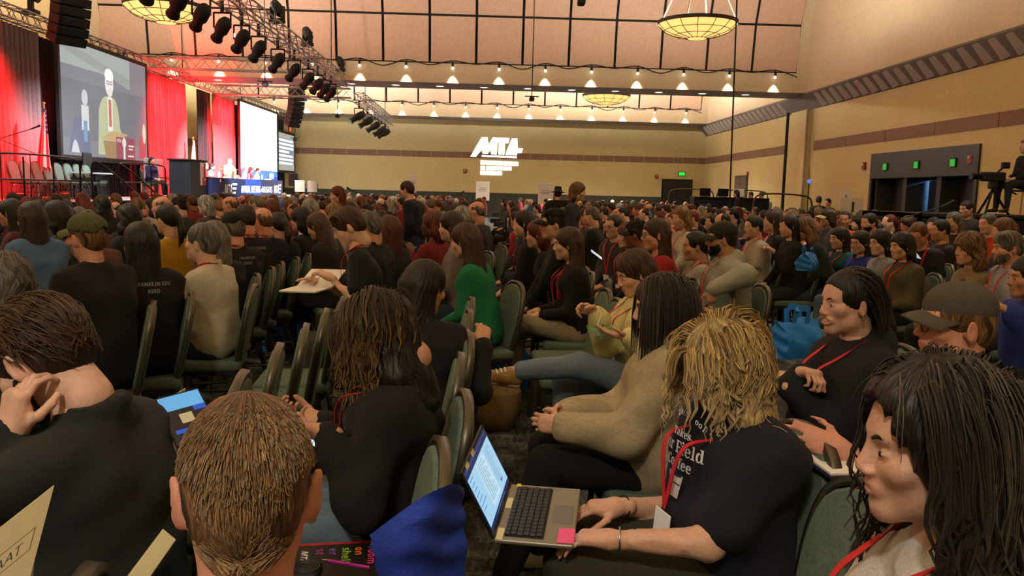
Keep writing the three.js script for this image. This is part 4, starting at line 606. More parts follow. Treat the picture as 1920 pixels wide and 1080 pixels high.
function lanyard(o, J, s, color = lanyM, badge = true) {
  const f = J.fwd, S = J.side, up = J.d2, t = (s.bulk || .012) + .006, tip = J.w.clone().addScaledVector(f, .13 * J.g + t + (J.fem ? .028 : .025)).addScaledVector(up, .02);
  for (const q of [-1, 1]) { const a = J.n.clone().addScaledVector(S, q * .03).addScaledVector(f, -.07 - t * .5).addScaledVector(UP, .03), b = J.n.clone().addScaledVector(S, q * .078).addScaledVector(UP, .032).addScaledVector(f, .0), c = J.c.clone().addScaledVector(S, q * .05).addScaledVector(f, .118 * J.g + t + (J.fem ? .034 : .01)).addScaledVector(up, .05);
    part('lanyard', band([a, b, J.n.clone().addScaledVector(S, q * .072).addScaledVector(f, .088 + t).addScaledVector(up, -.03), c, tip], [S.clone(), V(0, 0, 0).add(f).addScaledVector(S, .3 * q), S.clone(), S.clone(), S.clone()], .016), color, o); }
  if (badge) { const b = part('badge', rbox(.085, .12, .004, .002, 0, -.07, 0), badgeM, o); const m = new THREE.Matrix4().makeBasis(S, up, S.clone().cross(up)).setPosition(tip); b.applyMatrix4(m); const st = part('badge_stripe', rbox(.085, .02, .005, .002, 0, -.122, 0), tealM, b); }
}
function glasses(o, J) { const gs = []; for (const q of [-1, 1]) { gs.push(new THREE.TorusGeometry(.022, .0017, 5, 20).scale(1.08, .82, 1).translate(q * .032, -.004, .102), rod([q * .055, .002, .1], [q * .081, .004, .0], .0017, .0017, 5)); } gs.push(rod([-.01, .0, .104], [.01, .0, .104], .0016, .0016, 5)); const m = part('glasses', gs, glassM, o); m.applyMatrix4(J.hm); for (const q of [-1, 1]) part('lens', new THREE.CircleGeometry(.021, 16).scale(1.08, .82, 1).translate(q * .032, -.004, .1015), lensGM, m); }

// spec: px, py = pixel of the head centre (ear height), z = room depth, face = facing angle in degrees (-90 faces the stage, 180 away)
const roots = [];
function person(s) {
  const lod = s.lod ?? 1, o = thing('person', s.label, 'person', [0, 0, 0], rad(s.face ?? -95), s.group);
  const H = s.at ? V(...s.at) : atZ(s.px, s.py, s.z); let J = makePose(s);
  if (!s.k) { const need = H.y; for (let i = 0; i < 6; i++) { s.k = Math.max(.75, Math.min(1.3, (s.k || 1) + (need - J.head.y) / .48)); J = makePose(s); } }
  const off = J.head.clone().applyAxisAngle(UP, o.rotation.y); o.position.set(H.x - off.x, s.dy || 0, H.z - off.z);
  if (s.handsW) { const loc = v => v && v.clone().sub(o.position).applyAxisAngle(UP, -o.rotation.y).toArray(); const d = J.wr.map(w => w.toArray()); s.hands = s.handsW.map((v, i) => loc(v) || d[i]); J = makePose(s); }
  if (s.dirW) s.hdir = s.dirW.map(v => v && V(...v).applyAxisAngle(UP, -o.rotation.y).toArray()); if (s.palW) s.hpal = s.palW.map(v => v && V(...v).applyAxisAngle(UP, -o.rotation.y).toArray());
  const G = dressBody(s, J, lod), hk = s.hair || 'brown';
  part('body', G.body, skin(s.skin || 'fair'), o); part('top', G.top, s.topM || fabric(s.top ?? 0x14141a), o); const tr = part('trousers', G.trousers, fabric(s.legs ?? 0x1a1c24), o); for (const g of G.shoes) part('shoe', g, shoe(s.shoe ?? 0x17130f), o);
  const hd = (n, g, m) => { const x = part(n, g, m, o); x.applyMatrix4(J.hm); return x; };
  if (s.style && s.style !== 'none') { const hq = J.hq.clone(); if (s.hang !== undefined) hq.setFromEuler(new THREE.Euler(rad((s.hp ?? 4) * s.hang), rad(s.hy || 0), 0, 'YXZ')); const x = part('hair', hairGeo(s.style, lod), hair(hk), o); x.applyMatrix4(new THREE.Matrix4().compose(J.head, hq, V(1, 1, 1))); }
  if (s.beard) hd('beard', beardGeo(lod), hair(s.beard));
  if (s.cap) { const c = capGeo(lod), m = hd('cap', c.crown, fabric(s.cap)); part('brim', c.brim, fabric(s.brim || s.cap), m); part('button', c.button, fabric(s.cap), m); }
  if (lod < 2 && !s.noface) faceBits(o, J, s, s.brow || (['white', 'grey', 'silver', 'blond'].includes(hk) || !HAIR[hk] ? 'sandy' : hk), lod);
  if (s.lany) lanyard(o, J, s, lanyM, s.badge !== false);
  if (s.glasses) glasses(o, J);
  o.userData.tmpJ = J; roots.push([o.position.x, o.position.z]); s.J = J; s.o = o;
  delete o.userData.tmpJ; return s;
}
const toLocal = (s, v) => v.clone().sub(s.o.position).applyAxisAngle(UP, -s.o.rotation.y);
// ------------------------------------------------------------------ banquet chairs: crown back, sage upholstery, dark hammered frame. Faces +z, origin on the floor under the seat
const chairFab = cloth(0x66796c, { roughness: .95 }), chairFrame = mat(0x5a564a, .38, { metalness: .75 });
const chairParts = (() => {
  const sh = new THREE.Shape(); sh.moveTo(-.15, -.2); sh.bezierCurveTo(-.2, -.1, -.205, .02, -.2, .08); sh.bezierCurveTo(-.19, .2, -.1, .235, 0, .235); sh.bezierCurveTo(.1, .235, .19, .2, .2, .08); sh.bezierCurveTo(.205, .02, .2, -.1, .15, -.2); sh.bezierCurveTo(.08, -.225, -.08, -.225, -.15, -.2);
  const back = new THREE.ExtrudeGeometry(sh, { depth: .022, bevelEnabled: true, bevelThickness: .014, bevelSize: .012, bevelSegments: 2, curveSegments: 6 }); back.translate(0, 0, -.011);
  const fr = [[-.175, -.42, .02], [-.19, -.22, .0], [-.218, -.05, -.002], [-.221, .08, 0], [-.19, .19, 0], [-.1, .25, 0], [0, .262, 0], [.1, .25, 0], [.19, .19, 0], [.221, .08, 0], [.218, -.05, -.002], [.19, -.22, 0], [.175, -.42, .02]].map(p => V(...p));
  const arch = band(fr, fr.map((p, i) => V(0, 0, 1)), .03, .011, 3);
  const tilt = new THREE.Matrix4().makeRotationX(-.2).setPosition(0, .70, -.235); back.applyMatrix4(tilt); arch.applyMatrix4(tilt);
  const seat = rbox(.43, .075, .43, .032, 0, .455, .0, 2);
  const pan = box(-.2, .2, .4, .42, -.2, .2);
  const leg = (x, z0, z1) => rod([x * .92, .4, z0], [x, .0, z1], .0135, .012, 8);
  const frail = [rod([-.19, .4, .19], [.19, .4, .19], .012), rod([-.175, .4, -.17], [.175, .4, -.17], .012)];
  return { back, arch, seat, pan, legs: [leg(-.2, .19, .215), leg(.2, .19, .215), leg(-.19, -.15, -.26), leg(.19, -.15, -.26)], bars: [rod([-.188, .4, .19], [-.18, .4, -.17], .012), rod([.188, .4, .19], [.18, .4, -.17], .012), rod([-.19, .4, .19], [.19, .4, .19], .012), rod([-.197, .2, .205], [-.192, .2, -.21], .009), rod([.197, .2, .205], [.192, .2, -.21], .009)] };
})();
let chairProto = null;
function chair(x, z, face, label, group) {
  if (!chairProto) {
    const o = thing('banquet_chair', label, 'chair'); const C = chairParts;
    part('seat', C.seat, chairFab, o); part('backrest', C.back, chairFab, o); part('back_frame', C.arch, chairFrame, o); part('seat_pan', C.pan, MT.black, o);
    for (const l of C.legs) part('leg', l, chairFrame, o); for (const b of C.bars) part('frame_bar', b, chairFrame, o); chairProto = o; o.position.set(x, 0, z); o.rotation.y = rad(face); tag(o, label, 'chair', group); return o;
  }
  const c = chairProto.clone(); c.userData = {}; c.name = numbered('banquet_chair'); scene.add(c); c.position.set(x, 0, z); c.rotation.y = rad(face); return tag(c, label, 'chair', group);
}
const chairSpots = [];
function seatFor(s, dx = 0) { const a = rad(s.face ?? -95), p = s.o.position; const f = rad(s.chairFace ?? Math.max(-112, Math.min(-78, s.face ?? -95))); const x = p.x + Math.sin(f) * .05, z = p.z + Math.cos(f) * .05; chairSpots.push([x, z]);
  return chair(x, z, f * 180 / Math.PI, s.who ? 'sage green banquet chair seating the ' + s.who : 'sage green banquet chair occupied in the middle rows', s.who ? undefined : 'occupied chairs in the middle rows'); }
// ------------------------------------------------------------------ foreground people
const W = (px, py, z) => atZ(px, py, z);
const BL = (J, extra = []) => [[J.n.clone().addScaledVector(J.d3, -.03), J.sh[0], .068], [J.n.clone().addScaledVector(J.d3, -.03), J.sh[1], .068], [J.n, J.head.clone().add(V(0, -.05, -.01)), .06], [J.w, J.n.clone().addScaledVector(J.d3, -.1), .12], ...extra];
function hairLocks(s, o) { const g = locks(s.J, { block: BL(s.J), ...o }); const m = part('hair', g, lockM, s.o); return m; }
const red = 0xa01018;
// 1 the man whose back of head is in front
const pFront = person({ lod: 0, px: 465, py: 912, z: 1.12, face: -168, sex: 'm', lean: 4, hp: 2, style: 'short', hair: 0x8c6844, hs: 1.03, skin: 'ruddy', top: red, legs: 0x1c2230, collar: 0, brow: 'sandy', who: 'man in the red shirt', label: 'man with short ginger grey hair and a red shirt, seen from behind' });
hairLocks(pFront, { n: 4600, ears: 1, nape: 1, colors: [0x7e5a38, 0x906c46, 0x6c5034, 0xa2845c, 0x8c7c68], len: [.018, .034], step: .007, freq: [40, 90], amp: [.0005, .0018], r: [.0006, .0012], thick: .006, lift: .001, grav: .05, puff: .22, back: .25, front: -.3, spread: 0, ymin: -.97, hairline: .6, sides: 3, part: .01 });
{ const e = part('earring', new THREE.TorusGeometry(.006, .0015, 6, 12), MT.chrome, pFront.o); e.applyMatrix4(new THREE.Matrix4().makeTranslation(-.083, -.047, -.01).premultiply(pFront.J.hm)); }
// 2 the bearded man in a dark blazer, chin on his hand
const pBlazer = person({ lod: 0, px: 76, py: 672, z: 1.85, face: -102, sex: 'm', lean: 9, neck: 42, hp: 34, style: 'side', hair: 'brown', skin: 'pale', beard: 'dark', top: 0x202426, bulk: .014, legs: 0x15171c, collar: 1, girth: .98, handsW: [W(22, 812, 1.72), W(-60, 860, 1.9)], dirW: [[.12, 1, -.1], null], palW: [[.6, .1, -1], null], hpose: ['pinch', 'curl'], who: 'bearded man in the dark blazer', label: 'bearded man in a charcoal blazer looking down with a hand at his mouth' });
hairLocks(pBlazer, { n: 420, clump: 3, cr: .006, colors: [0x34200f, 0x432a16, 0x55351e, 0x28180b], len: [.045, .085], step: .01, freq: [15, 35], amp: [.001, .003], r: [.001, .0018], thick: .008, lift: .012, grav: .12, puff: .0, back: 1.6, front: -1, spread: .3, ymin: -.5, hairline: .55, sides: 4, part: -.04 });
// 3 woman with wavy hair bent over her phone
const pCurly = person({ lod: 0, px: 708, py: 628, z: 2.6, face: -97, sex: 'f', lean: -5, neck: 30, hp: 42, style: 'wavy', hang: .45, hair: 'dark', skin: 'tan', top: 0x0b0b0e, bulk: .016, legs: 0x6a8290, girth: 1.12, knees: [[.14, .55, .43], [-.12, .56, .45]], handsW: [W(612, 812, 2.42), W(600, 790, 2.66)], dirW: [[-1, .1, -.3], [-1, .1, .1]], palW: [[0, 1, 0], [0, 1, .2]], hpose: ['hold', 'hold'], who: 'wavy haired woman in black', label: 'woman in black with wavy brown blond hair bent over a phone' });
hairLocks(pCurly, { n: 230, clump: 8, cr: .009, step: .018, colors: [0x1c120b, 0x26180e, 0x30200f, 0x3c2812], tip: [0x6a4a20, 0x8a6a34, 0x3a2612, 0xa08048], len: [.2, .3], freq: [32, 55], amp: [.005, .012], coil: 1, wave0: .1, r: [.0008, .0017], thick: .024, lift: .022, grav: .4, puff: .15, back: .1, hairline: .5, part: .0 });
lanyard(pCurly.o, pCurly.J, { bulk: .016 }, lanyM, false);
// 4 woman in the beige cardigan
const pBeige = person({ lod: 0, px: 1240, py: 575, z: 3.2, face: -97, sex: 'f', lean: 0, hp: 8, style: 'long', hair: 'black', skin: 'fair', top: 0xb6a888, bulk: .034, foldAmp: .005, legs: 0x0a0a0c, girth: 1.14, knees: [[.12, .56, .46], [-.1, .57, .47]], ankles: [[.2, .09, .62], [-.14, .09, .5]], handsW: [W(1055, 800, 3.08), W(1062, 775, 3.25)], dirW: [[-1, .1, -.25], [-1, -.1, .35]], palW: [[.1, -.3, -1], [.1, -.2, 1]], hpose: ['hold', 'fist'], shoe: 0xcfc8b8, hem: 1, who: 'woman in the beige cardigan', label: 'woman with straight black hair in a beige wool cardigan' });
hairLocks(pBeige, { n: 380, clump: 4, cr: .009, step: .026, colors: [0x060505, 0x0b0908, 0x0f0c0b], len: [.3, .4], freq: [3, 7], amp: [.001, .003], r: [.0022, .0038], thick: .01, lift: .014, grav: .3, puff: .05, back: .35, hairline: .62, part: .0 });
// 5 blonde woman typing
const pBlonde = person({ lod: 0, px: 1352, py: 688, z: 2.3, face: -95, sex: 'f', lean: -5, twist: 22, neck: 26, hp: 30, style: 'wavy', hang: .4, hair: 0xd8bc80, skin: 'fair', top: 0x0f1224, bulk: .022, sleeve: 'short', legs: 0x3c3a2c, girth: 1.24, crop: .12, knees: [[.12, .58, .45], [-.14, .56, .46]], ankles: [[-.02, .2, .62], [-.2, .09, .5]], handsW: [W(1150, 1012, 2.12), W(1160, 950, 2.38)], dirW: [[-1, -.05, -.25], [-1, -.02, .05]], palW: [[0, -1, 0], [0, -1, 0]], hpose: ['type', 'type'], who: 'blonde woman with the laptop', label: 'blonde woman in a navy T-shirt typing on a laptop' });
hairLocks(pBlonde, { n: 270, clump: 9, cr: .011, step: .02, colors: [0xc4a462, 0xd6b878, 0xa88a54, 0x7a603c, 0xccae6a], tip: [0xe6cc94, 0xd8bc80, 0xc0ae88, 0xb4a890], len: [.2, .3], freq: [26, 38], amp: [.009, .017], coil: 1, wave0: .06, r: [.0013, .0026], thick: .026, lift: .026, grav: .42, puff: .2, back: .2, front: -.2, hairline: .48, part: .03, flat: .5 });
lanyard(pBlonde.o, pBlonde.J, { bulk: .026 }, lanyM, true);
// 6 woman with dark curls in profile
const pRight = person({ lod: 0, px: 1748, py: 838, z: 1.24, face: -98, sex: 'f', lean: 2, hp: 3, style: 'mane', hair: 'dark', skin: 'fair', top: 0xe4e0d8, sleeve: 'short', legs: 0x22242a, who: 'woman with dark curls', label: 'woman in profile with long dark curls greying at the crown' });
hairLocks(pRight, { n: 230, clump: 9, cr: .009, step: .022, colors: [0x120e0b, 0x1a1410, 0x0e0b09, 0x241d17], len: [.3, .44], freq: [38, 58], amp: [.009, .016], coil: 1, wave0: .32, r: [.0008, .0016], thick: .024, lift: .026, grav: .36, puff: .06, back: .5, front: -.7, spread: 1.5, ymin: -.3, hairline: .6, part: .012 });
hairLocks(pRight, { n: 70, colors: [0x3a352e, 0x4c463e, 0x2a2520], len: [.08, .16], freq: [4, 9], amp: [.001, .002], r: [.0007, .0013], thick: .01, lift: .03, grav: .2, puff: .1, back: .1, ymin: .75, hairline: .6, part: .01 }).name = 'grey_hair';
lanyard(pRight.o, pRight.J, { bulk: .014 }, lanyM, false);
// 7 laughing woman in the navy hoodie
const pLaugh = person({ lod: 0, px: 1590, py: 568, z: 3.1, face: -82, sex: 'f', lean: 3, hp: 2, smile: 1.6, style: 'pony', hair: 'black', skin: 'fair', top: 0x11141c, bulk: .02, hood: 1, legs: 0x1b2431, girth: 1.14, handsW: [W(1475, 720, 3.05), W(1500, 700, 3.05)], dirW: [[.3, .2, -1], [.3, .2, 1]], hpose: ['fist', 'fist'], who: 'laughing woman', label: 'laughing woman with dark pulled back hair in a navy hoodie' });
hairLocks(pLaugh, { n: 130, clump: 4, cr: .006, step: .024, colors: [0x0b0807, 0x120d0a, 0x1a120d], len: [.34, .44], freq: [6, 14], amp: [.002, .005], r: [.0018, .003], thick: .012, lift: .006, grav: .34, puff: .0, back: 3, front: -1, spread: .1, ymin: -.2, hairline: .62 });
part('teeth', new THREE.SphereGeometry(.03, 12, 8).scale(.72, .16, .5), mat(0xe8e4dc, .3), pLaugh.o).applyMatrix4(new THREE.Matrix4().makeTranslation(0, -.0635, .0815).premultiply(pLaugh.J.hm));
part('earring', new THREE.TorusGeometry(.007, .0016, 6, 12), MT.chrome, pLaugh.o).applyMatrix4(new THREE.Matrix4().makeTranslation(.086, -.05, -.01).premultiply(pLaugh.J.hm));
lanyard(pLaugh.o, pLaugh.J, { bulk: .022 }, lanyM, false);
// 8 man with the grey cap, glasses and tie-dye shirt
const texDye = dataTex(128, 128, (u, v) => { const n = vnoise(u * 6, v * 6, 6, 6, 41), m = vnoise(u * 14, v * 14, 14, 14, 42), t = (u * 3 + n * .6) % 1; const c = t < .55 ? [.12, .5, .75] : t < .68 ? [.2, .72, .4] : t < .85 ? [.9, .85, .1] : [.2, .6, .8]; const k = .8 + .35 * (m - .5); return c.map(x => x * k); }, true, [1, 1]);
const pCap = person({ lod: 0, px: 1788, py: 608, z: 2.5, face: -93, sex: 'm', lean: 2, hp: 0, style: 'short', hair: 'sandy', skin: 'ruddy', cap: 0x57524a, topM: mat(0xffffff, .9, { map: texDye }), sleeve: 'short', girth: 1.1, legs: 0x23262e, glasses: 1, lany: 1, badge: false, who: 'man in the tie-dye shirt', label: 'man in a grey cap, glasses and a bright tie-dye shirt' });
// 9 the neighbour at the right edge whose bare forearm reaches to a chair back
const pReach = person({ lod: 1, at: [1.28, 1.0, -2.12], face: -95, sex: 'm', lean: 30, neck: 50, hp: 30, style: 'short', hair: 'dark', skin: 'ruddy', top: 0x1a1a1e, sleeve: 'short', legs: 0x101014, girth: 1.1, handsW: [W(1532, 830, 2.25), V(.95, .72, -2.35)], dirW: [[-1, .35, -.2], null], palW: [[0, -.4, -1], null], hpose: ['flat', 'curl'], poles: [[.4, -1, .2], null], who: 'man reaching to the chair back', label: 'man in a black T-shirt with a forearm stretched to the chair in front' });
// 10 woman in pale yellow eating salad
const pYellow = person({ lod: 0, px: 1190, py: 512, z: 4.6, face: -78, sex: 'f', lean: 6, hp: 20, style: 'long', hair: 'chestnut', skin: 'fair', top: 0xe8e0a0, bulk: .03, foldAmp: .006, legs: 0x76889a, crop: .84, knees: [[.07, .68, .42], [-.13, .54, .44]], ankles: [[.02, .64, .8], [-.12, .09, .46]], toes: [[.05, .64, .98], [-.14, .04, .62]], handsW: [W(1180, 632, 4.3), W(1120, 590, 4.5)], dirW: [[-1, .15, -.1], [-1, .5, 0]], palW: [[0, 1, 0], [-.2, -.6, 1]], hpose: ['flat', 'pinch'], shoe: 0x9a7a48, who: 'woman in pale yellow', label: 'woman in a pale yellow sweatshirt eating salad with crossed legs' });
lanyard(pYellow.o, pYellow.J, { bulk: .034 }, mat(0xc83018, .6), true);
{ const J = pYellow.J, a = J.an[0], b = J.toe[0], d = b.clone().sub(a).normalize(); for (let i = 0; i < 4; i++) { const c = lerpV(a, b, .2 + i * .13).add(V(0, .022 - i * .004, 0)); part('lace', tube([c.clone().add(V(-.032, -.012, 0)), c.clone().add(V(0, .004, 0)), c.clone().add(V(.032, -.012, 0))], .0045, 8, 5), MT.white, pYellow.o); } part('sole', new Field().cap(lerpV(a, b, -.22).add(V(0, -.078, 0)), b.clone().add(V(0, -.03, 0)), .02, .018).mesh(.01), mat(0xb8a888, .7), pYellow.o); }
// 11 woman with long black hair leaning to the aisle
const pBlack = person({ lod: 0, px: 798, py: 540, z: 3.9, face: 170, sex: 'f', lean: 12, hp: 10, hy: -30, style: 'long', hair: 'black', skin: 'tan', top: 0x0c0d12, legs: 0x14161e, glasses: 1, girth: 1.08, handsW: [W(740, 720, 3.8), W(905, 640, 3.8)], chairFace: -100, who: 'woman with long black hair and glasses', label: 'woman with long black hair, glasses and a black top turned away' });
for (const s of [pFront, pBlazer, pCurly, pBeige, pBlonde, pRight, pLaugh, pCap, pReach, pYellow, pBlack]) seatFor(s);
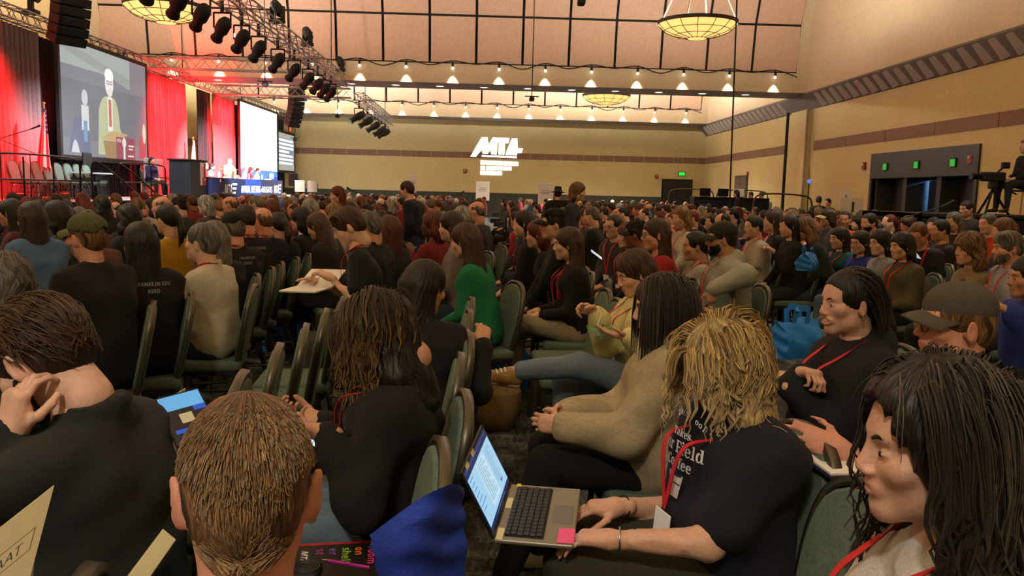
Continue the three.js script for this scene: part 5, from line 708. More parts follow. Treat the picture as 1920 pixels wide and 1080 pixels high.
// ------------------------------------------------------------------ people of the middle rows, each placed from the photograph
// px, py, depth, facing, sex, hair style, hair colour, skin, top colour, label, who, extras
const MID = [
  [160, 445, 4.5, -112, 'm', 'buzz', 'sandy', 'ruddy', 0x0c0d10, 'man in an olive cap and black jacket watching the stage', 'man in the olive cap', { cap: 0x5c5e3c, beard: 'silver', bulk: .022, girth: 1.12, collar: 1, lod: 1, hp: -2 }],
  [262, 458, 4.95, -140, 'f', 'long', 'black', 'tan', 0x0b0b0d, 'woman with long black hair in a lettered black hoodie', 'woman in the lettered black hoodie', { bulk: .022, hood: 0, girth: 1.1, txt: ['FRANKLIN EDU', 'ASSO'] }],
  [378, 455, 5.45, -100, 'm', 'short', 'grey', 'pale', 0xd0ccb8, 'grey haired man in a white shirt with a red lanyard', 'man in the white shirt', { lany: 1, collar: 1, bulk: .02, hp: -4 }],
  [400, 448, 6.1, -125, 'f', 'long', 'silver', 'fair', 0x1c1a1e, 'woman with long silver hair behind the white shirted man', 'silver haired woman', {}],
  [58, 412, 6.2, -120, 'f', 'long', 'brown', 'fair', 0x4e74a4, 'brown haired woman in a light blue denim jacket', 'woman in the denim jacket', { bulk: .03 }],
  [10, 535, 3.7, -125, 'f', 'curly', 'grey', 'fair', 0x242026, 'person with frizzy grey blond hair beside the blazer man', 'person with frizzy grey hair', {}],
  [312, 412, 7.0, -110, 'f', 'pony', 'dark', 'fair', 0xb88a10, 'woman with a dark ponytail in a mustard yellow top', 'woman in mustard yellow', {}],
  [105, 408, 6.8, -95, 'f', 'bob', 'dark', 'fair', 0x3a3c34, 'dark bobbed woman beside the olive capped man', 'dark bobbed woman', {}],
  [20, 400, 7.6, -80, 'f', 'long', 'dark', 'tan', 0x5a2024, 'long haired woman before the stage in a maroon top', 'woman in maroon', {}],
  [302, 388, 9.6, -100, 'm', 'bald', 'grey', 'ruddy', 0x1a1a22, 'bald man seated below the stage chairs', 'bald man', {}],
  [335, 386, 11.5, -95, 'm', 'buzz', 'dark', 'fair', 0x202428, 'man in a dark cap under the lectern cabinet', '', { cap: 0x2a2a26 }],
  [240, 410, 8.2, -120, 'f', 'curly', 'black', 'dark', 0x1c2030, 'person with a black headscarf like mass of hair', '', {}],
  [385, 385, 11, -110, 'f', 'bob', 'white', 'fair', 0x404048, 'white haired woman under the head table banner', '', {}],
  [190, 385, 12, -110, 'f', 'curly', 'black', 'brown', 0x181820, 'person with a large round black hairdo', '', {}],
  [436, 428, 6.65, -130, 'm', 'short', 'grey', 'ruddy', 0x0e1018, 'man in a dark knit cap and lettered black hoodie', 'man in the dark knit cap', { cap: 0x101218, lany: 1, badge: false, txt: ['FRANKLIN', 'EDUC'] }],
  [458, 410, 7.15, -130, 'm', 'thin', 'brown', 'ruddy', 0x0e111c, 'balding brown haired man in a lettered navy jacket', 'balding man in lettered navy', { lany: 1, badge: false, txt: ['FRANKLIN'] }],
  [491, 414, 7.65, -125, 'm', 'bald', 'sandy', 'ruddy', 0x101428, 'bald man with a red lanyard in a navy shirt', 'bald man in navy', { lany: 1, badge: false }],
  [520, 422, 8.1, -130, 'f', 'pony', 'brown', 'fair', 0x141622, 'woman with a low brown ponytail in navy', 'woman with the low ponytail', {}],
  [563, 412, 8.65, -110, 'f', 'bob', 'black', 'fair', 0x121214, 'black bobbed woman in a black jacket', 'black bobbed woman', { glasses: 1 }],
  [595, 425, 7.9, -110, 'f', 'long', 'chestnut', 'fair', 0x16161c, 'chestnut haired person leaning forward', '', { lean: 20, hp: 20 }],
  [580, 392, 10.2, -100, 'm', 'short', 'white', 'ruddy', 0x22222a, 'white haired man below the music stands', 'white haired man', {}],
  [625, 402, 9.4, -120, 'f', 'long', 'blond', 'fair', 0x50506a, 'woman with straight blond hair in a patterned top', '', {}],
  [430, 384, 12, -95, 'm', 'bald', 'sandy', 'ruddy', 0x181a20, 'bald man in glasses before the blue banner', '', { glasses: 1 }],
  [478, 382, 13, -95, 'm', 'short', 'silver', 'pale', 0x14141a, 'silver haired man in glasses before the blue banner', '', { glasses: 1 }],
  [508, 392, 11.5, -110, 'f', 'bob', 'red', 'fair', 0x24242c, 'red haired person near the banner end', '', {}],
  [653, 425, 5.7, -82, 'm', 'side', 'chestnut', 'pale', 0x0e1116, 'young man in a dark polo reading a booklet', 'young man with the booklet', { hp: 26, lean: 12, sleeve: 'short', lany: 1, handsPx: [[618, 520, 5.5], [598, 528, 5.7]], hpose: ['hold', 'flat'], legs: 0x4a4634, lod: 1 }],
  [690, 425, 6.7, -110, 'm', 'thin', 'grey', 'ruddy', 0x101214, 'balding man in a black fleece behind the young reader', 'man in the black fleece', { collar: 1, bulk: .024 }],
  [728, 432, 7.2, -120, 'f', 'long', 'auburn', 'fair', 0x17171f, 'long auburn haired woman in dark clothes', 'auburn haired woman', {}],
  [872, 452, 6.0, -108, 'f', 'long', 'chestnut', 'fair', 0x0c7a4c, 'woman in an emerald green top with long brown hair', 'woman in emerald green', { lean: 12, hp: 10 }],
  [845, 425, 7.2, -90, 'f', 'bob', 'brown', 'pale', 0x8a7a78, 'pale woman in profile behind the green top', '', {}],
  [893, 392, 10, -110, 'm', 'bald', 'grey', 'ruddy', 0x24282c, 'bald man in a grey jacket behind the green topped woman', '', {}],
  [865, 408, 9, -130, 'm', 'short', 'white', 'fair', 0x2a2c30, 'white haired man in the middle rows', '', {}],
  [982, 420, 8.0, -92, 'f', 'long', 'dark', 'pale', 0x0c0c0e, 'woman with very long dark hair in a black cardigan', 'woman with very long dark hair', {}],
  [1008, 440, 7.4, -105, 'f', 'bob', 'red', 'fair', 0x121216, 'red haired person in dark clothes leaning in', 'red haired person', { lean: 16 }],
  [1036, 420, 6.9, -88, 'm', 'short', 'dark', 'fair', 0x0f1014, 'man in a black cap and black lettered hoodie', 'man in the black cap', { cap: 0x0c0c0e, txtF: ['Bow'], hands: [[.12, .64, .34], [-.1, .62, .34]] }],
  [1064, 458, 6.35, -86, 'f', 'long', 'chestnut', 'fair', 0x0a0a0c, 'woman in a black cardigan and pale trousers with crossed legs', 'woman in pale trousers', { legs: 0xa39a82, knees: [[.05, .62, .44], [-.13, .55, .46]], ankles: [[-.1, .36, .62], [-.12, .09, .46]], hands: [[.06, .68, .3], [-.05, .7, .3]], lany: 1, badge: false, redTop: 1, lod: 1 }],
  [1108, 405, 10.6, -110, 'm', 'buzz', 'grey', 'fair', 0x0d0d10, 'grey cropped man in a black jacket', '', {}],
  [1150, 425, 9, -55, 'm', 'buzz', 'dark', 'fair', 0x3a3c40, 'smiling man in glasses with a red lanyard', 'smiling man in glasses', { smile: 1, lany: 1, glasses: 1, lod: 1 }],
  [1176, 442, 8.2, -70, 'f', 'bob', 'auburn', 'fair', 0x1a1416, 'auburn bobbed woman with a white badge', 'auburn bobbed woman', { lany: 1, lod: 1 }],
  [1192, 440, 7.4, -110, 'm', 'short', 'black', 'brown', 0x16161c, 'dark haired person with a white collar', '', { cap: 0x141418 }],
  [1228, 440, 6.6, -88, 'm', 'thin', 'chestnut', 'ruddy', 0xa81c24, 'long haired balding man in a red patterned shirt', 'man in the red patterned shirt', { glasses: 1, longBack: 1, lod: 1, sleeve: 'short' }],
  [1276, 408, 9.4, -70, 'f', 'bob', 'blond', 'fair', 0xcfcabd, 'woman leaning back in a cream jumper', '', { lany: 1, badge: false }],
  [1303, 462, 7.0, -98, 'f', 'bun', 'black', 'tan', 0xb0aca4, 'black haired woman in white behind the grey hoodie', 'black haired woman in white', { lany: 1, badge: false, lod: 1 }],
  [1352, 448, 6.2, -92, 'm', 'buzz', 'dark', 'tan', 0xa8aca4, 'man in a dark cap and light grey hoodie, arm over a chair', 'man in the grey hoodie', { cap: 0x2c2e26, beard: 'dark', bulk: .03, hood: 1, girth: 1.16, handsPx: [[1335, 542, 5.75], null], dirs: [[.0, -1, .1], null], hpose: ['curl', 'curl'], poles: [[1, .1, -.2], null], lany: 1, badge: false, lod: 1, foldAmp: .006 }],
  [1412, 425, 9.5, -85, 'm', 'short', 'dark', 'fair', 0xb8b2a6, 'man in a pale T-shirt and black trousers', 'man in the pale T-shirt', { sleeve: 'short', lany: 1, badge: false, girth: 1.1 }],
  [1448, 415, 10, -95, 'f', 'long', 'brown', 'fair', 0x1c1c20, 'brown haired woman with a red lanyard by the aisle', '', { lany: 1 }],
  [1478, 425, 9.2, -85, 'f', 'long', 'dark', 'fair', 0x131316, 'dark haired woman resting her chin on her hand', '', { hands: [[.02, 1.02, .26], [-.1, .64, .3]] }],
  [1508, 430, 9.2, -100, 'f', 'wavy', 'sandy', 'tan', 0x1a2420, 'woman in a faded green cap bending over', 'woman in the green cap', { cap: 0x5a7058, lean: 22, hp: 15 }],
  [1550, 408, 12, -85, 'f', 'bob', 'brown', 'fair', 0x4a4a50, 'woman in a cream cap', '', { cap: 0xcabf9c }],
  [1583, 412, 12, -35, 'm', 'buzz', 'dark', 'tan', 0xb8561c, 'young man in an orange shirt facing the camera', 'man in orange', {}],
  [1629, 418, 10.6, -75, 'm', 'short', 'dark', 'fair', 0x26262c, 'bearded man in dark clothes in profile', '', { beard: 'dark' }],
  [1573, 447, 9.35, -70, 'f', 'long', 'black', 'fair', 0x1d5a60, 'woman in a teal cardigan with a red lanyard and badge', 'woman in the teal cardigan', { lany: 1, legs: 0x14141a, ankles: [[.16, .3, .72], [-.12, .09, .5]], lod: 1 }],
  [1612, 455, 8.75, -72, 'f', 'long', 'black', 'fair', 0x25309a, 'woman in a royal blue cardigan and glasses', 'woman in the blue cardigan', { glasses: 1, legs: 0x5a708a, ankles: [[.16, .3, .72], [-.12, .09, .5]], lod: 1 }],
  [1650, 455, 8.15, -85, 'f', 'bob', 'black', 'pale', 0x8e949e, 'woman in a grey and white patterned blouse', 'woman in the patterned blouse', { glasses: 1, lod: 1, legs: 0x1a1a22 }],
  [1690, 462, 7.55, -82, 'f', 'bob', 'dark', 'fair', 0x545038, 'woman in an olive green jumper with a red lanyard', 'woman in the olive jumper', { lany: 1, lod: 1, girth: 1.1, legs: 0x101012 }],
  [1722, 440, 8.6, -45, 'm', 'short', 'sandy', 'ruddy', 0x23262c, 'man in glasses leaning over a phone', 'man leaning over a phone', { glasses: 1, lean: 22, hp: 25, sleeve: 'short', lany: 1, badge: false }],
  [1816, 468, 6.7, -82, 'f', 'curly', 'sandy', 'fair', 0x8a7a5e, 'woman with ginger curls in a sleeveless tan top', 'ginger curled woman', { sleeve: 'none', lod: 1, smile: 1 }],
  [1888, 465, 6.4, -88, 'm', 'side', 'grey', 'ruddy', 0xa8b4c4, 'grey haired bearded man in a pale blue shirt and red lanyard', 'man in the pale blue shirt', { beard: 'silver', lany: 1, badge: false, collar: 1, lod: 1, bulk: .02 }],
  [1925, 520, 4.9, -90, 'm', 'short', 'dark', 'tan', 0x1c3a9c, 'person in a bright blue jacket at the end of the row', 'person in the bright blue jacket', { bulk: .028, handsPx: [[1892, 585, 4.6], [1900, 600, 4.9]] }],
  [1788, 410, 10.5, -60, 'f', 'long', 'grey', 'fair', 0x3c2c2c, 'grey haired woman below the camera platform', '', {}],
  [1762, 432, 9.6, -95, 'm', 'short', 'dark', 'tan', 0x2a1c20, 'dark haired man behind the ginger curls', '', {}],
  [1852, 418, 10, -70, 'm', 'short', 'grey', 'fair', 0xc0441c, 'grey haired man in a bright orange vest', 'man in the orange vest', {}],
  [1880, 432, 8.6, -100, 'f', 'bob', 'sandy', 'fair', 0x40384a, 'sandy haired woman behind the pale blue shirt', '', {}],
];
const textPatch = (lines, w = 512, h = 256, fs = 46) => canvasTex(w, h, (c) => { c.clearRect(0, 0, w, h); c.fillStyle = '#8e8f8a'; c.font = 'bold ' + fs + 'px sans-serif'; c.textAlign = 'center'; lines.forEach((l, i) => c.fillText(l, w / 2, fs + i * fs * 1.35)); });
for (const [px, py, z, face, sex, style, hk, sk, top, label, who, x] of MID) {
  const s = { px, py, z, face, sex, style, hair: hk, skin: sk, top, label, who, lod: z < 6.9 ? 1 : 2, legs: pick([0x15161c, 0x1d2430, 0x26231f, 0x30404e]), ...x };
  if (x.handsPx) s.handsW = x.handsPx.map(h => h && atZ(...h)); if (x.dirs) s.dirW = x.dirs;
  s.hy = x.hy ?? rr(-8, 8); person(s); seatFor(s);
  if (x.txt) { // lettering printed on the back of the top, as a curved patch just off the cloth
    const J = s.J, t = textPatch(x.txt), g = new THREE.CylinderGeometry(.26, .26, .17, 12, 1, true, Math.PI - .62, 1.24); const m = part('lettering', g, new THREE.MeshStandardMaterial({ color: 0xffffff, map: t, transparent: true, roughness: .8 }), s.o);
    const b = J.side.clone(), u = J.d2.clone(), f = b.clone().cross(u); m.applyMatrix4(new THREE.Matrix4().makeBasis(b, u, f).setPosition(J.c.clone().addScaledVector(u, .01).addScaledVector(f, .26 - .125 * J.g - (s.bulk || .012) - .012))); }
  if (x.redTop) { const J = s.J; const f = new Field(); f.ell(J.c.clone().addScaledVector(J.fwd, .11).addScaledVector(J.d2, -.02), [.05, .13, .035]); part('red_shirt', wrapUV(f.mesh(.02)), fabric(0xa0141c), s.o); }
  if (x.longBack) { const m = part('long_hair', hairGeo('long', 1), hair('chestnut'), s.o); m.applyMatrix4(s.J.hm); }
}
// standing people
const STAND = [
  [762, 356, 12.4, -105, 'm', 'short', 'brown', 'fair', 0x10162c, 'man in a navy jumper and jeans standing above the seated rows', { lean: 14, legs: 0x2c3c54, girth: 1.1 }],
  [632, 366, 12.2, -60, 'f', 'long', 'red', 'pale', 0x0c0c0e, 'red haired woman in black standing near the music stands', { lany: 1 }],
  [1084, 360, 11.4, 75, 'f', 'bob', 'sandy', 'fair', 0x2c3038, 'blond woman in a grey jacket walking along the row', { lean: 10 }],
  [1046, 364, 18, 170, 'm', 'short', 'black', 'tan', 0x08080a, 'man in a black hat and coat standing with his back turned', { hat: 1, bulk: .04 }],
  [1812, 392, 12.5, -75, 'm', 'short', 'dark', 'tan', 0x2c2a2c, 'dark haired man in a grey brown jumper standing by the platform', { collar: 1 }],
  [1382, 334, 31, -110, 'f', 'bob', 'black', 'fair', 0x16141c, 'woman in a dark T-shirt standing at the sound desk', {}],
  [1535, 376, 24, 160, 'm', 'short', 'dark', 'tan', 0x26261c, 'man in an olive coat standing near the white notice board', {}],
  [1552, 380, 25, -60, 'm', 'short', 'black', 'fair', 0x303034, 'short haired person standing beside the olive coat', {}],
];
for (const [px, py, z, face, sex, style, hk, sk, top, label, x] of STAND) {
  const s = { px, py, z, face, sex, style, hair: hk, skin: sk, top, label, lod: z < 14 ? 1 : 2, stand: 1, hands: [[.22, .88, .12], [-.22, .88, .12]], legs: 0x14161c, ...x }; person(s);
  if (x.hat) { const m = part('hat', new THREE.LatheGeometry([[0, .17], [.07, .165], [.092, .06], [.16, .045], [.162, .038], [.09, .045]].map(p => new THREE.Vector2(...p)), 20), fabric(0x08080a), s.o); m.applyMatrix4(s.J.hm); }
}
// ------------------------------------------------------------------ the rest of the audience: shared poses and hair, seated in rows that face the stage
const POSES = [{ sex: 'm', lean: 4 }, { sex: 'f', lean: 4 }, { sex: 'm', lean: 14, hp: 14, girth: 1.15 }, { sex: 'f', lean: 12, hp: 18, hy: 12, girth: 1.1 }, { sex: 'm', lean: -2, hy: -22, hands: [[.05, .72, .24], [-.04, .74, .24]] }, { sex: 'f', lean: 0, hy: 24, hp: -2, hands: [[.05, .98, .24], [-.1, .64, .3]] }]
  .map(p => { const J = makePose(p); const q = { ...p, sleeve: p.girth ? 'short' : 'long' }; return { p, J, G: dressBody(q, J, 2), G3: dressBody(q, J, 3) }; });
const HSTY = { m: ['short', 'short', 'buzz', 'side', 'thin', 'bald'], f: ['long', 'long', 'bob', 'pony', 'curly', 'wavy'] };
const HCOL = [['black', 'black'], ['dark', 'dark brown'], ['brown', 'brown'], ['chestnut', 'chestnut'], ['sandy', 'sandy'], ['grey', 'grey'], ['white', 'white'], ['blond', 'blond'], ['red', 'red']];
const TCOL = [[0x101216, 'black'], [0x141a2c, 'navy'], [0x303238, 'charcoal'], [0x7a1a1e, 'dark red'], [0x2c4a6a, 'blue'], [0x8a8880, 'light grey'], [0x3a4a34, 'green'], [0x5a3a2c, 'brown'], [0xb8b2a4, 'cream'], [0x4a3050, 'plum'], [0xa02820, 'red'], [0x1a1c20, 'black']];
const SCOL = ['pale', 'fair', 'fair', 'tan', 'ruddy', 'olive', 'brown', 'dark'];
const sName = { short: 'short', buzz: 'cropped', side: 'swept', thin: 'thinning', bald: 'balding', long: 'long', bob: 'bobbed', pony: 'tied back', curly: 'curly', wavy: 'wavy' };
const colTop = new Float32Array(480).fill(2000);
const proj = v => { const q = v.clone().sub(camera.position), f = q.dot(camF); return [960 + q.dot(camR) / f * FOCAL, 540 - q.dot(camU) / f * FOCAL, FOCAL / f]; };
const cover = (x, y, z, w) => { const p = proj(V(x, y, z)); const a = Math.max(0, Math.floor((p[0] - w * p[2]) / 4)), b = Math.min(479, Math.ceil((p[0] + w * p[2]) / 4)); let n = 0, v = 0; for (let i = a; i <= b; i++) { n++; if (p[1] < colTop[i] - 4) v++; } return { f: n ? v / n : 0, a, b, y: p[1], s: p[2] }; };
const mark = c => { for (let i = c.a; i <= c.b; i++) colTop[i] = Math.min(colTop[i], c.y); };
const cand = [];
for (let r = 0; r < 23; r++) { const x = -9.2 + r * .97; if (x > 12.3) continue;
  for (let d = 7.4; d < 45; d += .6) {
    const dd = d + rr(-.06, .06), xx = x + rr(-.12, .12);
    if (Math.abs(xx - 2.75) < .62 && d < 13) continue; if (xx > 9.2 && d > 19 && d < 29) continue; if (xx > 7.2 && d > 29 && d < 38) continue; if (xx > 6.9 && d > 13.4 && d < 16.8) continue; if (xx > 9 && d < 12 ) continue; if (xx < -8.6 && d > 16) continue; if (d > 40 && rnd() < .4) continue;
    if (rnd() < .13) continue; if (roots.some(q => (q[0] - xx) ** 2 + (q[1] + dd) ** 2 < .3)) continue;
    cand.push([xx, -dd]);
  } }
cand.sort((a, b) => b[1] - a[1]);
let nInd = 0; const distant = [];
const handN = MID.length + STAND.length + 11;
for (const [x, z] of cand) {
  const c = cover(x, 1.25, z, .12); if (c.b < 2 || c.a > 477 || c.f < .35) continue; mark(c);
  if (-z < 27 && nInd < 292 - handN) {
    nInd++; const P = pick(POSES), sty = pick(HSTY[P.p.sex]), hc = pick(HCOL), tc = pick(TCOL), o = thing('person', `seated ${P.p.sex === 'm' ? 'man' : 'woman'} with ${sName[sty]} ${hc[1]} hair and ${tc[1]} top in ${-z < 13 ? 'middle' : -z < 20 ? 'farther' : 'far'} rows`, 'person', [x, 0, z], 0, 'audience seated in the crowded rows');
    const aim = Math.atan2(-12 - x, -27 - z), base = -Math.PI / 2; let a = aim; while (a > 0) a -= Math.PI * 2; o.rotation.y = base + (a - base) * .45 + rr(-.25, .35); const sc = rr(.95, 1.05); o.scale.set(sc, sc, sc);
    const Q = -z > 9.3 ? P.G3 : P.G, L = -z > 9.3 ? 3 : 2; part('body', Q.body, skin(pick(SCOL)), o); part('top', Q.top, fabric(tc[0]), o); part('trousers', Q.trousers, fabric(pick([0x15161c, 0x1d2430, 0x26231f, 0x30404e])), o); for (const g of Q.shoes) part('shoe', g, shoe(0x17130f), o);
    const h = part('hair', hairGeo(sty, L), hair(hc[0]), o); h.applyMatrix4(P.J.hm);
    if (rnd() < .35 && -z < 15) lanyard(o, P.J, { bulk: .014 }, lanyM, false);
  } else distant.push([x, z]);
}
// beyond those, the crowd merges: one object of heads, hair and shoulders with their own colours
if (distant.length) {
  const heads = new THREE.SphereGeometry(.1, 8, 6).scale(.8, 1.12, .95), hairs = new THREE.SphereGeometry(.112, 8, 5, 0, 6.283, 0, 1.75).scale(.84, 1.12, 1).rotateX(-.35), bust = new THREE.LatheGeometry([[.2, 0], [.23, .25], [.21, .5], [.12, .62], [.06, .66], [.05, .72]].map(p => new THREE.Vector2(...p)), 8).scale(1.05, 1, .66), lap = new THREE.BoxGeometry(.36, .16, .5).translate(0, .54, .22);
  const all = []; const colr = (g, c) => { const k = new THREE.Color(c); tint(g, () => [k.r, k.g, k.b]); return g; };
  for (const [x, z] of distant) { const m = new THREE.Matrix4().makeRotationY(-1.75 + rr(-.5, .5)).setPosition(x, rr(-.04, .05), z); const put = (g, t, c) => { let h = g.clone(); if (h.index) h = h.toNonIndexed(); h.translate(...t); h.applyMatrix4(m); all.push(colr(h, c)); };
    put(heads, [0, 1.2, .03], SKIN[pick(SCOL)]); put(hairs, [0, 1.215, .01], HAIR[pick(HCOL)[0]]); put(bust, [0, .46, 0], pick(TCOL)[0]); put(lap, [0, 0, 0], 0x1a1c22); }
  const m = part('distant_audience', mergeGeometries(all), mat(0xffffff, .85, { vertexColors: true }), scene); tag(m, 'tightly packed distant audience in the farthest rows', 'crowd', null, 'stuff');
}
console.log('crowd', nInd, distant.length, 'hand', handN);
// ------------------------------------------------------------------ things around the room
const yawTo = (o, a) => { o.rotation.y = a; return o; };
// stage chairs in a row, seen from the front
for (let i = 0; i < 8; i++) { const c = chair(-11.35, -20.4 - i * .52, 90, 'pale banquet chair in the row on the stage', 'row of chairs on the stage'); c.position.y = HS; }
// people on the stage
function stagePerson(px, py, x, o) { const h = atX(px, py, x); const s = { at: [h.x, h.y - HS, h.z], lod: 2, ...o }; person(s); s.o.position.y = HS; return s; }
stagePerson(431, 304, -11.0, { sex: 'm', style: 'short', hair: 'white', skin: 'pale', top: 0xc8b088, legs: 0x8a7a60, stand: 1, lean: 24, hp: 18, face: -190 + 360, hands: [[.12, 1.15, .42], [-.12, 1.15, .42]], label: 'white haired presenter in a tan jacket leaning over the lectern' });
const seated = [[386, 318, { hair: 'grey', style: 'long', top: 0x6a3038, sex: 'f', label: 'grey haired woman behind the lectern cabinet end of the table' }], [398, 318, { hair: 'dark', style: 'bob', top: 0xb8c8b8, sex: 'f', label: 'dark haired woman in pale green at the head table' }], [461, 321, { hair: 'white', style: 'short', top: 0xd8d8d8, sex: 'm', label: 'white haired official past the presenter lectern' }], [471, 324, { hair: 'auburn', style: 'bob', top: 0xa81824, sex: 'f', label: 'woman in a red jacket at the head table' }], [484, 323, { hair: 'dark', style: 'short', top: 0xe0e0e8, sex: 'm', label: 'man in a white shirt at the head table before the blue strip' }]];
for (const [px, py, o] of seated) { const s = stagePerson(px, py, -11.55, { skin: 'fair', face: 100, ...o, k: 1 }); chair(s.o.position.x - .03, s.o.position.z, 100, 'banquet chair behind the head table', 'chairs behind the head table').position.y = HS; }
{ const s = stagePerson(286, 328, -11.2, { sex: 'f', style: 'long', hair: 'dark', skin: 'fair', top: 0x2a1c50, legs: 0x10101a, face: 60, k: 1, label: 'dark haired woman in purple sitting by the stage rail' }); chair(s.o.position.x - .03, s.o.position.z - .02, 60, 'dark chair under the woman in purple on stage').position.y = HS; }
// tall office chairs at the stage
for (const [px, z] of [[222, -24.4], [305, -28.6], [330, -29.6]]) { const o = thing('office_chair', px === 222 ? 'black high backed office chair by the small stage table' : 'pale lit office chair beside the lectern cabinet', 'chair', [-11.5, HS, z], 1.6, px === 222 ? undefined : 'office chairs by the lectern cabinet'); const m = px === 222 ? MT.black : mat(0x9aa4ae, .5); part('backrest', rbox(.5, .75, .09, .04, 0, .95, -.24), m, o); part('seat', rbox(.5, .1, .48, .04, 0, .48, 0), m, o); part('column', rod([0, .08, 0], [0, .44, 0], .03), MT.blackMetal, o); for (let k = 0; k < 5; k++) part('foot', rod([0, .1, 0], [.28 * Math.cos(k * 1.257), .04, .28 * Math.sin(k * 1.257)], .022), MT.blackMetal, o); for (const q of [-1, 1]) part('armrest', rbox(.06, .04, .3, .015, q * .28, .68, -.02), MT.black, o); }
{ const o = thing('side_table', 'small white topped table on the stage', 'table', [-11.2, HS, -23.6]); part('table_top', rbox(.6, .04, 1.3, .015, 0, .72, 0), mat(0xb8c0c4, .5), o); for (const [x, z] of [[-.25, -.6], [.25, -.6], [-.25, .6], [.25, .6]]) part('leg', rod([x, 0, z], [x, .7, z], .02), MT.blackMetal, o); }
// microphones on stands
function mic(p, h, turn, label, boom = .5) { const o = thing('microphone_stand', label, 'microphone', p, turn); part('base', new THREE.CylinderGeometry(.13, .14, .025, 20).translate(0, .0125, 0), MT.black, o); part('pole', rod([0, 0, 0], [0, h, 0], .011), MT.blackMetal, o); part('boom', rod([0, h, -.15], [0, h + boom * .5, boom], .008), MT.blackMetal, o); part('microphone', [rod([0, h + boom * .5, boom], [0, h + boom * .5 + .07, boom + .14], .014, .018), new THREE.SphereGeometry(.027, 10, 8).translate(0, h + boom * .5 + .08, boom + .16)], MT.black, o); return o; }
mic([-11.6, HS, -17.9], 1.35, .6, 'microphone on a boom stand at the stage end', .6); mic([-10.6, HS, -18.2], 1.3, 2.2, 'microphone on a stand beside the stage rail', .6); mic([-10.9, HS, -19.9], 1.1, -1.2, 'slanting microphone stand before the flag', .8);
{ const q = atZ(692, 358, 20); mic([q.x, 0, q.z], 1.35, -1.5, 'microphone boom stand among the middle rows', .35); const r = atZ(838, 362, 26); mic([r.x, 0, r.z], 1.3, 2.0, 'tilted microphone stand before the back wall notices', .4); const w = atZ(1722, 392, 11.5); mic([w.x, 0, w.z], 1.4, 1.5, 'microphone on a stand under the camera platform', .3); }
// music stands, monitor speaker and table at the stage end
for (const dx of [0, .55]) { const q = atZ(562, 350, 37), o = thing('music_stand', 'music stand with pale sheets near the back of the stage', 'music stand', [q.x + dx, 0, q.z], .2, 'pair of music stands'); part('pole', rod([0, 0, 0], [0, 1.4, 0], .015), MT.blackMetal, o); part('desk', rbox(.48, .4, .015, .005, 0, 1.6, 0), MT.blackMetal, o).rotation.x = -.25; const sh = part('sheets', rbox(.42, .5, .008, .002, 0, 1.62, .03), mat(0xd8d0b8, .8), o); part('foot', [rod([0, .15, 0], [.25, 0, .1], .012), rod([0, .15, 0], [-.25, 0, .1], .012), rod([0, .15, 0], [0, 0, -.27], .012)], MT.blackMetal, o); }
{ const q = atZ(551, 337, 40), o = thing('loudspeaker', 'small black loudspeaker on a pole below the caption screen', 'loudspeaker', [q.x, 0, q.z]); part('pole', rod([0, 0, 0], [0, q.y - .3, 0], .02), MT.blackMetal, o); part('cabinet', rbox(.42, .62, .4, .03, 0, q.y, 0), MT.black, o); part('base', new THREE.CylinderGeometry(.3, .3, .03, 20).translate(0, .015, 0), MT.black, o); }
// notices before the back wall and by the doors
for (const [px, py, z, w, h, label] of [[905, 358, 44, .72, 1.0, 'white notice board standing under the glowing logo shapes'], [1023, 363, 40, .72, 1.0, 'white notice board near the man in the black hat'], [774, 345, 34, .3, .7, 'narrow white notice behind the standing man']]) { const q = atZ(px, py, z), o = thing('notice_board', label, 'notice board', [q.x, 0, q.z]); const tx = canvasTex(128, 180, (c, W, H) => { c.fillStyle = '#dcdad2'; c.fillRect(0, 0, W, H); c.fillStyle = '#9a9a98'; c.fillRect(34, 60, 60, 6); c.fillRect(26, 74, 76, 8); c.fillRect(30, 90, 68, 6); }); part('panel', rbox(w, h, .03, .005, 0, q.y, 0), mat(0xffffff, .7, { map: tx }), o); for (const s of [-1, 1]) part('easel_leg', rod([s * w * .35, q.y - h * .4, -.02], [s * w * .55, 0, -.02], .018), MT.black, o); part('easel_leg', rod([0, q.y, -.03], [0, 0, -.4], .018), MT.black, o); }
{ const a = atZ(1586, 368, 22), o = thing('sign_holder', 'white poster sign standing above the crowd by the doors', 'sign', [a.x, 0, a.z]); const tx = canvasTex(128, 160, (c, W, H) => { c.fillStyle = '#e2e0da'; c.fillRect(0, 0, W, H); c.fillStyle = '#707070'; c.beginPath(); c.arc(64, 80, 14, 0, 7); c.fill(); c.fillRect(44, 100, 40, 10); }); part('panel', rbox(.3, .36, .02, .005, 0, a.y, 0), mat(0xffffff, .7, { map: tx }), o); part('pole', rod([0, 0, -.02], [0, a.y, -.02], .015), MT.black, o);
  const b = atZ(1596, 385, 21.5), p = thing('white_board', 'wide white board with a dark bottle shape by the doors', 'board', [b.x, 0, b.z]); part('panel', rbox(.62, .4, .03, .006, 0, b.y, 0), mat(0xe2e0da, .7), p); part('bottle_print', rbox(.06, .26, .01, .004, .04, b.y - .04, .02), mat(0x3a3430, .7), p); for (const s of [-1, 1]) part('leg', rod([s * .25, b.y - .1, 0], [s * .28, 0, 0], .018), MT.black, p); }
